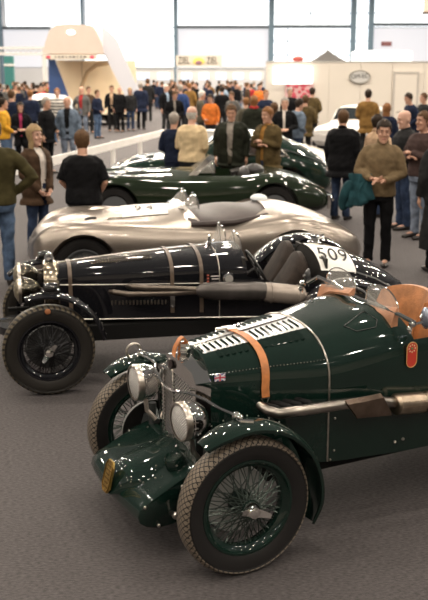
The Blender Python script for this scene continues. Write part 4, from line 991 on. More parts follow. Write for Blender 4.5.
q = L(73,33); MB().ball((q.x,-.62,q.z), (.20,.03,.12), 18, 8).build('roof_light', mat('shell_lamp', (.9,.88,.85), .3, emit=(1,.98,.95), estr=1.), t)
q = MB(); q0, q1 = L(46,54.5), L(99,60); q.box(((q0.x+q1.x)/2,-.66,(q0.z+q1.z)/2), (q1.x-q0.x,.06,.20)); so = q.build('sign_strip', cream, t, smooth=False)
for px in (51, 94): p = L(px, 57.3); MB().ball((p.x,-.70,p.z), (.10,.02,.08), 12, 6).build('red_emblem', MATS['blossom_red'], so)
q = MB()
for i in range(9): p = L(58+3.6*i, 57); q.box((p.x,-.70,p.z), (.05+.03*(i % 3),.02,.07))
q.build('lettering', mat('strip_dark', (.10,.08,.08), .6), so, smooth=False)
ins = mat('cabin_cream', (.74,.62,.45), .6, var=.04, vscale=1.2)
b = MB(); z1 = L(50,60).z; x0, x1 = L(48,60).x, L(132,95).x
b.box(((x0+x1)/2,2.4,z1/2+.05), (x1-x0,.1,z1-.1)); b.box(((x0+x1)/2,1.0,.55), (x1-x0,3.0,.10)); b.build('cabin', ins, t, smooth=False)
b = MB(); p = [L(56,60),(L(76,95)),(L(88,70)),(L(96,64)),(L(112,62)),(L(112,60))]
b.tube([(L(74,98).x,1.6,.6),(L(77,88).x,1.6,L(77,86).z),(L(83,74).x,1.5,L(83,72).z),(L(92,65).x,1.4,L(92,65).z),(L(108,62).x,1.4,L(108,62).z)], .10, 10); b.build('cabin_arch', mat('arch_tan', (.36,.26,.16), .6), t)
MB().box((L(75,65).x,2.2,z1-.55), (.04,.05,1.0)).build('centre_strut', MATS['arch_tan'], t, smooth=False)
b = MB(); u0, u1, u2 = L(47.5,58), L(47.5,100), L(76,100); b.prism([(u0.x,u0.z),(u1.x,.55),(u2.x-.1,.55),(u0.x+.25,u0.z)], .12, Matrix.Translation((0,.3,0))); b.build('end_wall', mat('end_wall_blue', (.03,.07,.20), .5), t, smooth=False)
b = MB(); u = [L(103,26), L(118,40), L(140,92), L(126,96), L(104,52)]; b.prism([(p.x, p.z) for p in u], .10, Matrix.Translation((0,-.35,0))); b.build('side_flap', mat('flap_white', (.55,.55,.60), .5), t, smooth=False)
for x in (-1.2, 1.6):
    b = MB(); b.lathe([(.0,-.1),(.2,-.1),(.3,-.08),(.3,.08),(.2,.1),(.0,.1)], 24, Matrix.Translation((x,0.1,.30)), 'Y'); b.build('wheel', tyre_plain, t)
MB().box(((x0+x1)/2,1.0,.40), (x1-x0-.2,1.6,.14)).build('chassis', under_black, t, smooth=False)

# white gantry on the far left, teal display column
t = thing('gantry', 'white lattice gantry of a stand beside the beige trailer', 'gantry', (at(20,50,56).x, 56, 0))
ox = at(20,50,56).x; za, zb = at(20,48,56).z, at(20,54,56).z; xa, xb = at(-25,50,56).x-ox, at(46,50,56).x-ox
q = MB()
for z in (za, zb): q.box(((xa+xb)/2,0,z), (xb-xa,.3,.14))
q.build('beam', whitepan, t, smooth=False); q = MB(); m = 14
for i in range(m): x = xa+(xb-xa)*i/m; q.tube([(x,0,zb),(x+(xb-xa)/m/2,0,za),(x+(xb-xa)/m,0,zb)], .035, 5)
q.build('lattice', MATS['rail_alu'], t)
for x in (xa+.2, xb-.12): MB().box((x,0,za/2), (.22,.22,za)).build('post', whitepan, t, smooth=False)
t = thing('display_column', 'dark teal display column standing under the white gantry', 'display', (at(9,60,60).x, 60, 0))
za = at(9,56,60).z; MB().box((0,0,za/2), (.55,.4,za)).build('column', mat('column_teal', (.03,.16,.15), .5), t, smooth=False)
MB().box((0,-.02,at(9,65,60).z), (.58,.42,.14)).build('band', whitepan, t, smooth=False)

# white board fence round the cars
A, B, Cc, D = atz(46,159,.72), atz(165,129.5,.72), atz(333,135,.72), atz(-14,173,.72)
fw = mat('fence_white', (.85,.82,.78), .5, var=.04, vscale=2)
def fence(label, P, Q, n, gp='white board fences round the show cars'):
    t = thing('fence', label, 'fence', (P.x, P.y, 0), 0, gp); d = Vector((Q.x-P.x, Q.y-P.y, 0)); L_ = d.length; a = atan2(d.y, d.x)
    t.rotation_euler = (0,0,a)
    MB().box((L_/2,0,.64), (L_,.04,.17)).build('rail', fw, t, smooth=False)
    for i in range(n): x = .06+(L_-.12)*i/(n-1); MB().box((x,.06,.36), (.13,.08,.72)).build('post', fw, t, smooth=False)
fence('white board fence running from beside the brown cardigan back to the crowd', D, B, 6)
fence('white board fence across the back of the car display, behind the green coupe', B+Vector((.18,.02,0)), Cc, 5)
p = at(211, 131, 24.5); t = thing('display_table', 'white skirted table behind the man in the cream jumper', 'table', (p.x, 24.9, 0))
MB().box((0,0,p.z-.02), (.78,.62,.04)).build('table_top', whitepan, t, smooth=False)
q = MB(); q.loft([[(x*(1+.02*u)+.012*sin(k*1.7)*u, y*(1+.02*u), (p.z-.04)*(1-u)) for k, (x, y) in enumerate([(-.38+.76*i/12, -.30) for i in range(13)]+[(.38, -.3+.6*i/8) for i in range(1, 9)]+[(.38-.76*i/12, .3) for i in range(1, 13)]+[(-.38, .3-.6*i/8) for i in range(1, 8)])] for u in (0, .5, 1)]); q.build('table_skirt', mat('table_linen', (.75,.72,.66), .8), t)
# ------------------------------------------------------------------ people
from mathutils import noise as _noise
def fab(name, col, var=.18, vs=10, rough=.85): return mat('cloth_'+name, col, rough, var=var, vscale=vs, bump=.25, bscale=160, spec=.1)
SKIN = [mat('skin_a', (.52,.29,.20), .5, var=.08, vscale=9), mat('skin_b', (.44,.235,.16), .5, var=.1, vscale=9), mat('skin_c', (.58,.34,.25), .5, var=.07, vscale=9)]
HAIR = {k: mat('hair_'+k, c, .6, var=.3, vscale=60, bump=.5, bscale=140, spec=.12) for k, c in dict(dark=(.03,.02,.014), brown=(.10,.055,.028), blond=(.33,.23,.12), grey=(.30,.27,.24), white=(.55,.52,.48), ginger=(.22,.10,.04)).items()}
SHOE = mat('shoe_leather', (.02,.016,.014), .4)
EYE = mat('eye_dark', (.05,.035,.028), .3); LIP = mat('lips', (.33,.12,.10), .5)

def ellring(z, hw, hd, y0=0, n=20, e=2.3): return [(hw*math.copysign(abs(cos(a))**(2/e), cos(a)), y0+hd*math.copysign(abs(sin(a))**(2/e), sin(a)), z) for a in (2*pi*k/n for k in range(n))]
TORSO = [(.80,.150,.105,.015),(.88,.168,.118,.018),(.97,.165,.115,.010),(1.06,.155,.105,.002),(1.18,.168,.112,-.002),(1.30,.182,.118,.0),(1.38,.176,.105,.008),(1.435,.125,.080,.015),(1.475,.066,.062,.018)]
HEAD = [(1.505,.030,-.078,-.010),(1.517,.040,-.092,.005),(1.535,.050,-.096,.030),(1.56,.059,-.093,.055),(1.59,.067,-.090,.075),(1.62,.072,-.092,.088),(1.65,.0755,-.096,.096),(1.68,.0755,-.093,.098),(1.71,.069,-.080,.088),(1.733,.052,-.056,.066),(1.748,.022,-.022,.030)]
def head_ring(z, w, yf, yb, off=0, n=20):
    yc = (yf+yb)/2; hd = (yb-yf)/2+off; w += off
    return [(w*cos(a)*(1-.12*max(0, -sin(a))), yc+hd*sin(a), z) for a in (2*pi*k/n for k in range(n))]
ARMS = {  # elbow, wrist, palm direction for the side s
 'down': lambda s: ((s*.245,.035,1.13), (s*.255,-.045,.90), (s*.02,-.10,-1)),
 'pocket': lambda s: ((s*.33,.09,1.13), (s*.215,-.03,.95), (-s*.5,-.3,-.8)),
 'hip': lambda s: ((s*.40,.10,1.16), (s*.20,.0,1.0), (-s*.7,-.1,-.6)),
 'crossed': lambda s: ((s*.25,-.06,1.13), (s*.02,-.225,1.18+.03*s), (-s*1,.10,.15)),
 'front': lambda s: ((s*.255,.02,1.12), (s*.11,-.19,1.00), (-s*.8,-.5,-.35)),
 'clasp': lambda s: ((s*.265,-.01,1.13), (s*.085,-.26,1.07), (-s*.75,-.55,.1)),
 'low': lambda s: ((s*.24,.0,1.12), (s*.10,-.17,.90), (-s*.7,-.3,-.7)),
 'behind': lambda s: ((s*.26,.09,1.13), (s*.09,.17,.96), (-s*.9,.1,-.4)),
 'chin': lambda s: ((s*.23,-.10,1.14), (s*.06,-.20,1.38), (-s*.3,.2,1)),
}
def person(label, loc, yaw, h, top=None, shirt=None, legs=None, hair=('short', 'brown'), arms=('down', 'down'), skin=0, lean=0, head=(0, 0), lod=1, hem=.86, open_=0., sleeve='long', girth=1., stance=(.0, .0), shoe=None, coat_extra=.0, collar=0, group=None, roll=0, seed=0, hs=1.07):
    """standing figure facing -y before its yaw; every measure is for 1.75 m and scaled to h"""
    K = h/(1.50+.25*hs)
    t = thing('person', label, 'person', loc, R_(yaw), group)
    rnd = random.Random(seed or hash(label) % 9999)
    hy, hp = R_(head[0]), R_(head[1])
    def tf(p, is_head=False):
        p = Vector(p)
        if is_head:
            q = (p-Vector((0,.015,1.50)))*hs; q.rotate(Euler((hp,0,hy))); p = q+Vector((0,.015,1.50))
        w = smoothstep(.86, 1.12, p.z); q = p-Vector((0,0,.94)); q.rotate(Euler((R_(lean)*w, R_(roll)*w, 0))); p = q+Vector((0,0,.94))
        return p*K
    def apply(b, is_head=False): b.v = [tf(p, is_head) for p in b.v]; return b
    vox = {2: .0085, 1: .013, 0: .024}[lod]*K
    def fuse(b, name, m, voxel=None, it=4, wr=0., fac=.5, label=None, opening=None):
        me = b.data(name, m)
        me = evaluated(me, [('REMESH', dict(mode='VOXEL', voxel_size=voxel or vox)), ('SMOOTH', dict(factor=fac, iterations=it))])
        if wr:
            me.update(); off = Vector((rnd.random()*9, rnd.random()*9, 0)); ns = [v.normal.copy() for v in me.vertices]
            for v, n_ in zip(me.vertices, ns):
                p = v.co/K; q = Vector((p.x*7, p.y*7, p.z*11+p.x*5))+off
                v.co += n_*(wr*K*_noise.noise(q)+wr*.5*K*_noise.noise(q*2.3))
        if opening:
            bm = bmesh.new(); bm.from_mesh(me); bm.normal_update()
            kill = [f for f in bm.faces if opening(f.calc_center_median(), f.normal)]
            bmesh.ops.delete(bm, geom=kill, context='FACES'); bm.to_mesh(me); bm.free()
        finish(me, m, True, 60); return link(name, me, t, label=label)
    g = girth
    # --- joints
    A = {}
    for s, kind in zip((-1, 1), arms):
        e, w_, d = (Vector(q) for q in (ARMS[kind](s) if isinstance(kind, str) else kind)); A[s] = (Vector((s*.165*(.6+.4*g),.008,1.395)), e, w_, d.normalized())
    def limb(b, s, rs, stop=1., ext=0.):
        S_, E_, W_, d = A[s]; pts = [Vector((s*.05,.014,1.405)), Vector((s*(abs(S_.x)-.045),.010,1.402)), S_+Vector((0,0,-.022)), S_.lerp(E_, .35)+Vector((s*.012,0,0)), S_.lerp(E_, .7)+Vector((s*.008,0,0)), E_, E_.lerp(W_, .3), E_.lerp(W_, .65), W_.lerp(E_, 1-stop)+(W_-E_).normalized()*ext]
        b.tube(pts, [rs[0]*.8, rs[0]*.98]+list(rs), 12)
    hipz = .90; feet = {}
    for s, dy in zip((-1, 1), stance): feet[s] = Vector((s*.105, .03+dy, .075))
    def leg(b, s, rs, zlow=None):
        H_ = Vector((s*.085,.012,.89)); F = feet[s]; Kn = H_.lerp(F, .48)+Vector((s*.004,-.022,0)); F2 = F if zlow is None else Vector((F.x, F.y, zlow))
        b.tube([H_, H_.lerp(Kn, .5)+Vector((s*.008,-.008,0)), Kn, Kn.lerp(F2, .35)+Vector((0,.016,0)), Kn.lerp(F2, .7)+Vector((0,.012,0)), F2], rs, 12)
    # --- body: one continuous surface
    b = MB(); b.loft([ellring(z, hw*.95*(.5+.5*g), hd*.92*g, y) for z, hw, hd, y in TORSO])
    for s in (-1, 1):
        limb(b, s, [.052,.047,.041,.038,.037,.030,.026])
        leg(b, s, [.078,.070,.052,.048,.040,.036])
        F = feet[s]; b.ball((F.x, F.y-.05, .05), (.038,.11,.035), 10, 6)
    apply(b)
    hb = MB(); hb.loft([head_ring(*r) for r in HEAD]); hb.tube([(0,.022,1.42),(0,.018,1.50),(0,.008,1.56)], [.058,.054,.052], 14)
    hb.ball((0,-.104,1.607), (.0125,.018,.016), 10, 6); hb.tube([(0,-.092,1.645),(0,-.101,1.625),(0,-.108,1.606)], [.008,.010,.012], 8)
    hb.ball((0,-.088,1.663), (.048,.012,.010), 12, 6); hb.ball((0,-.090,1.520), (.020,.014,.014), 10, 6)
    for s in (-1, 1):
        hb.ball((s*.076,.010,1.617), (.010,.018,.031), 8, 6); hb.ball((s*.038,-.078,1.60), (.020,.014,.018), 8, 6)
    apply(hb, True); b.add(hb.v, hb.f)
    for s in (-1, 1):                                                   # hands: palm, four fingers, thumb
        S_, E_, W_, d = A[s]; side = d.cross(Vector((0,-1,0)) if abs(d.y) < .8 else Vector((0,0,1))).normalized()
        pn = side.cross(d).normalized(); hd_ = MB()
        fwd = Vector((0,-1,0)); sd = (fwd-d*fwd.dot(d)); sd = sd.normalized() if sd.length > .2 else side       # finger row runs toward the front
        pl = d.cross(sd).normalized(); inward = Vector((-s,0,0)); pl = pl if pl.dot(inward) > 0 else -pl
        for k in range(3): hd_.ball(tuple(W_+d*(.025+.025*k)), .026 if k else .024, 10, 6)
        for k in range(4):
            o = (k-1.5)*.019; ln = (.078,.088,.082,.064)[k if sd.dot(fwd) < 0 else 3-k]
            p0 = W_+d*.055+sd*o*.85; p1 = W_+d*.092+sd*o; p2 = p1+(d*.82+pl*.35).normalized()*ln*.5; p3 = p2+(d*.45+pl*.8).normalized()*ln*.5
            hd_.tube([p0, p1, p2, p3], [.012,.0105,.0095,.008], 8)
        q0 = W_+d*.02+sd*.02; q1 = q0+(d*.5+sd*.75+pl*.2).normalized()*.045; q2 = q1+(d*.9+pl*.5).normalized()*.035; hd_.tube([q0, q1, q2], [.015,.012,.009], 8)
        apply(hd_); b.add(hd_.v, hd_.f)
    fuse(b, 'body', SKIN[skin], it=2, fac=.35)
    # --- face details
    if lod >= 1:
        for s in (-1, 1):
            e = MB(); e.ball((s*.031,-.0885,1.637), (.0105,.005,.0042), 10, 6); apply(e, True).build('eye', EYE, t)
            e = MB(); e.tube([(s*.012,-.098,1.658),(s*.030,-.0985,1.663),(s*.050,-.085,1.656)], [.0025,.0035,.002], 6); apply(e, True).build('eyebrow', HAIR['brown' if hair[1] in ('blond', 'white', 'grey') else hair[1]], t)
        e = MB(); e.ball((0,-.0955,1.563), (.024,.006,.0055), 12, 6); apply(e, True).build('mouth', LIP, t)
    # --- hair
    style, hm = hair
    if style != 'none':
        off = {'short': .011, 'bald': .004, 'bob': .020, 'long': .02, 'cap': .012, 'thick': .017}[style]
        hb = MB(); n = 28; rings = [head_ring(z, w, yf, yb, off, n) for z, w, yf, yb in HEAD]; rings[-1] = [(x, y, z+off*.8) for x, y, z in rings[-1]]
        fine = []
        for a, c in zip(rings, rings[1:]): fine += [a, [tuple((p+q)/2 for p, q in zip(u, v)) for u, v in zip(a, c)]]
        fine.append(rings[-1])
        if style in ('bob', 'long'):
            low = 1.47 if style == 'bob' else 1.36
            base = rings[3]; fine = [[(x*1.06, y+.004, low+(1.56-low)*u) for x, y, z in base] for u in (0, .33, .66)]+[r for r in fine if r[0][2] > 1.558]
        hb.loft(fine, cap=False); hb.add(fine[-1], [tuple(range(n))])
        def line(p):
            x, y, z = p
            if style == 'bald': return z > 1.665 or z < 1.555 or y < .005
            if style in ('bob', 'long'): return (y < -.035 and z < 1.70 and abs(x) < .066) or (y < -.055 and z < 1.68)
            lim = 1.70 if y < -.055 else (1.655 if y < -.02 else (1.60 if y < .03 else 1.545))
            return z < lim
        hb.f = [f for f in hb.f if not line(sum((Vector(hb.v[i]) for i in f), Vector())/len(f))]
        for i, p in enumerate(hb.v): q = Vector(p)*40; nn = Vector((p[0], p[1], p[2]-1.62)).normalized()*(.004*_noise.noise(q)); hb.v[i] = tuple(Vector(p)+nn)
        apply(hb, True); me = hb.data('hair', HAIR[hm]); me = evaluated(me, [('SOLIDIFY', dict(thickness=.008*K, offset=-1)), ('SMOOTH', dict(factor=.5, iterations=2))]); finish(me, HAIR[hm], True, 70); link('hair', me, t)
        if style == 'cap':
            cb = MB(); cb.ball((0,-.10,1.69), (.06,.055,.012), 14, 6); apply(cb, True).build('cap_peak', HAIR[hm], t)
    # --- trousers and shoes
    if legs:
        b = MB(); b.loft([ellring(z, (hw+.012)*(.5+.5*g), (hd+.012)*g, y) for z, hw, hd, y in TORSO[:4]])
        for s in (-1, 1): leg(b, s, [.094,.088,.070,.068,.064,.066], .055)
        apply(b); fuse(b, 'trousers', legs, max(vox, .012*K), 4, .008)
        for s in (-1, 1):
            F = feet[s]; b = MB(); rings = []
            for y, hw, z1 in ((.085,.028,.06),(.06,.036,.085),(.0,.038,.095),(-.06,.042,.075),(-.12,.046,.058),(-.17,.040,.05),(-.20,.022,.042)):
                rings.append([(F.x+hw*cos(a), F.y-.02+y, max(.0, z1/2+z1/2*sin(a))) for a in (2*pi*k/12 for k in range(12))])
            b.loft(rings); b.v = [Vector(p)*K for p in b.v]; b.build('shoe', shoe or SHOE, t)
    # --- shirt under an open jacket
    if shirt and open_:
        b = MB(); b.loft([ellring(z, (hw+.012)*(.5+.5*g), (hd+.012)*g, y) for z, hw, hd, y in TORSO[1:]]); b.tube([(0,.018,1.45),(0,.012,1.50)], [.066,.060], 14); apply(b); fuse(b, 'shirt', shirt, max(vox, .012*K), 3, .004)
    # --- jacket, jumper or coat
    if top:
        ex = (.030 if hem < .8 else .022)+coat_extra; b = MB(); R = []
        if hem < .82:
            for z, k in ((hem, 1.16), ((hem+.82)/2, 1.10)): R.append(ellring(z, (.168*k+ex)*(.5+.5*g), (.122*k+ex)*g, .015))
        for z, hw, hd, y in TORSO:
            if z >= hem-.01: R.append(ellring(z, (hw+ex)*(.5+.5*g), (hd+ex)*g, y))
        if hem >= .82: R.insert(0, ellring(hem, (.168+ex*.9)*(.5+.5*g), (.118+ex*.9)*g, .015))
        b.loft(R); q = ex
        for s in (-1, 1):
            if sleeve == 'long': limb(b, s, [.072+q*.4,.066+q*.3,.060+q*.3,.058+q*.2,.054+q*.2,.046+q*.2,.042+q*.2], .97)
            else:
                S_, E_, W_, d = A[s]; b.tube([Vector((s*.05,.014,1.405)), Vector((s*(abs(S_.x)-.045),.010,1.40)), S_+Vector((0,0,-.022)), S_.lerp(E_, .5), S_.lerp(E_, .92)], [.066,.076,.078,.076,.080], 12)
        if collar: b.tube([(0,.02,1.44),(0,.014,1.50),(0,.010,1.50+collar)], [.072,.070,.068], 16)
        apply(b)
        op = None
        if open_:
            zt, zb_ = 1.47, hem
            def op(c, n_):
                p = c/K; u = (p.z-zb_)/(zt-zb_); wdt = open_*(.55+.6*u) if u < .93 else open_*1.2
                return n_.y < -.15 and abs(p.x+.01) < wdt and p.y < -.02 and 1.5 > p.z > zb_-.05 and abs(p.x) < .12
        fuse(b, 'jacket' if (open_ or hem < .84 or collar == 0) else 'jumper', top, max(vox, .012*K), 4, .009, opening=op)
        if open_ or (collar and hem < .84):
            b = MB()
            b.tube([(-.085,-.085,1.36),(-.068,-.030,1.455),(-.050,.055,1.50),(0,.085,1.515),(.050,.055,1.50),(.068,-.030,1.455),(.085,-.085,1.36)], [.012,.020,.022,.022,.022,.020,.012], 10); apply(b).build('collar', top, t)
    return t

def stand(label, px, py, Y, yaw, **kw):
    """put a figure where the photo shows the top of its head (px, py) at distance Y"""
    p = at(px, py, Y); kw.setdefault('seed', int(px*7+py))
    return person(label, (p.x, Y, 0), yaw, p.z, **kw)

jeans = fab('jeans', (.075,.115,.19), .4, 9); jeans_d = fab('jeans_dark', (.03,.045,.085), .35, 9); jeans_l = fab('jeans_light', (.16,.19,.245), .4, 8)
blk = fab('black', (.007,.007,.008), .2); charcoal = fab('charcoal', (.02,.02,.021), .2); navy = fab('navy', (.013,.018,.038), .2)
olive = fab('olive_jumper', (.045,.038,.016), .2); brown = fab('brown_knit', (.06,.036,.022), .25); white = fab('white', (.66,.60,.54), .08); tan = fab('tan_jumper', (.155,.11,.062), .15, 14)
cream_c = fab('cream_jumper', (.60,.46,.28), .12); teal = fab('teal', (.016,.052,.062), .25, 8); waxed = fab('olive_brown', (.085,.060,.026), .3, 7); ochre = fab('ochre', (.30,.15,.04)); denim = fab('denim_blue', (.12,.155,.205), .35, 8)
mauve = fab('mauve_brown', (.055,.035,.032), .2); camel = fab('camel_coat', (.19,.105,.032), .25, 7); beige_c = fab('beige', (.50,.34,.22), .15); orange = fab('orange', (.55,.15,.03), .15); yellow = fab('yellow', (.58,.30,.03), .15)
grey_c = fab('grey', (.11,.105,.10), .2); greyol = fab('grey_olive', (.075,.068,.05), .2); red_c = fab('red', (.33,.03,.03), .15); pink = fab('pink', (.42,.05,.13), .2); blue_c = fab('blue', (.03,.055,.15), .2); dgreen = fab('dark_green', (.018,.020,.014), .2); stone = fab('stone', (.28,.25,.22), .15); ltblue = fab('light_blue', (.28,.36,.46), .12)
stripe = bpy.data.materials.new('cloth_striped'); stripe.use_nodes = True; _n = stripe.node_tree; _t = _n.nodes.new('ShaderNodeTexCoord'); _s = _n.nodes.new('ShaderNodeSeparateXYZ'); _n.links.new(_t.outputs['Object'], _s.inputs[0])
_m = _n.nodes.new('ShaderNodeMix'); _m.data_type = 'RGBA'; _m.inputs['A'].default_value = (.6,.56,.5,1); _m.inputs['B'].default_value = (.03,.03,.035,1); _n.links.new(math_node(_n, 'GREATER_THAN', math_node(_n, 'SINE', math_node(_n, 'MULTIPLY', _s.outputs['Z'], 62)), .1), _m.inputs['Factor']); _n.links.new(_m.outputs['Result'], _n.nodes['Principled BSDF'].inputs['Base Color'])

# --- beside the cars
stand('person in an olive jumper and blue jeans, hand on hip, seen from behind', -8, 119, 10.6, 190, top=olive, legs=jeans, hair=('short','brown'), arms=('hip','down'), girth=1.25, hem=.88, lod=1)
stand('blond woman in a long brown cardigan and jeans beside the silver car', 34, 125.5, 12.5, 52, top=brown, shirt=white, legs=jeans_d, hair=('bob','blond'), arms=('low','low'), hem=.70, open_=.055, lod=2, skin=2, girth=1.2, hs=1.13)
stand('man in a black short-sleeved shirt with his back turned, by the silver car', 82, 130, 11.75, 172, top=blk, legs=charcoal, hair=('short','brown'), arms=(((-.30,.02,1.12),(-.17,-.13,.93),(.6,-.3,-.7)),((.30,.02,1.12),(.17,-.13,.93),(-.6,-.3,-.7))), sleeve='short', hem=.84, girth=1.6, lod=2, skin=0, head=(18,4), hs=1.2)
stand('man in a dark open jacket and grey shirt looking down between the green cars', 231.5, 104, 16.45, -6, top=dgreen, shirt=stone, legs=greyol, hair=('short','brown'), arms=('down','down'), hem=.76, open_=.05, lod=2, girth=1.3, head=(0,14))
stand('man in an olive-brown jacket with folded arms beside the dark jacketed man', 268.5, 107, 16.3, -38, top=waxed, shirt=ochre, legs=jeans_d, hair=('short','ginger'), arms=('crossed','crossed'), hem=.74, open_=.04, lod=2, girth=1.25, head=(-12,6))
stand('white-haired man in a cream jumper with his back turned behind the green roadster', 192, 106.5, 16.05, 150, top=cream_c, legs=charcoal, hair=('bald','white'), arms=('front','front'), hem=.88, lod=2, skin=2, girth=1.4)
stand('man in a navy jumper half hidden by the man in the cream jumper', 174, 112.5, 16.6, 160, top=navy, legs=navy, hair=('short','grey'), arms=('down','front'), hem=.86, lod=1)
stand('grey-haired man in a blue denim shirt bending over the cars', 296, 98.5, 22.4, 118, top=denim, legs=jeans_d, hair=('short','dark'), arms=('front','front'), hem=.86, lod=1, lean=8, girth=1.35)
stand('man in a long black coat seen from behind, past the tail of the green roadster', 344, 110, 15.5, 152, top=blk, legs=jeans_d, hair=('short','brown'), arms=('down','down'), hem=.70, lod=2, girth=1.3, coat_extra=.012, collar=.02, head=(38,0), skin=0)
tanman = stand('man in a tan roll-neck jumper and black trousers holding a teal jacket', 382, 119.5, 11.7, -14, top=tan, legs=blk, hair=('short','dark'), arms=(((-.26,-.03,1.14),(-.08,-.25,1.085),(.8,-.5,.0)),((.265,-.02,1.13),(.07,-.26,1.07),(-.8,-.45,.05))), hem=.86, collar=.045, lod=2, skin=0, head=(8,10), roll=2, girth=1.1)
stand('bald man in a dark jacket and jeans standing behind the tan roll-neck jumper', 406.5, 110, 14.5, -72, top=charcoal, legs=jeans_d, hair=('none','grey'), arms=('front','front'), hem=.84, lod=2, skin=2, shirt=None, girth=1.25, collar=.02, head=(0,10))
stand('man in a mauve-brown jumper and pale jeans with folded arms beside the bald man', 424, 111.5, 13.7, -60, top=mauve, legs=jeans_l, hair=('short','brown'), arms=('crossed','crossed'), hem=.88, lod=2, skin=1, girth=1.25)
stand('person in a long dark coat reaching to the ankles, mostly outside the picture', 446, 121, 11.3, 190, top=charcoal, legs=blk, hair=('short','brown'), arms=('down','down'), hem=.28, lod=1, coat_extra=.02)
stand('woman in a beige jacket behind the shoulder of the man in tan', 378, 115, 15.8, 120, top=beige_c, legs=jeans_d, hair=('thick','dark'), arms=('chin','front'), hem=.80, lod=1, collar=.03)
stand('woman with a brown bob and navy jacket seen from behind the bald man', 387, 103.5, 21.5, 185, top=navy, legs=blk, hair=('bob','ginger'), arms=('down','down'), hem=.80, lod=1)
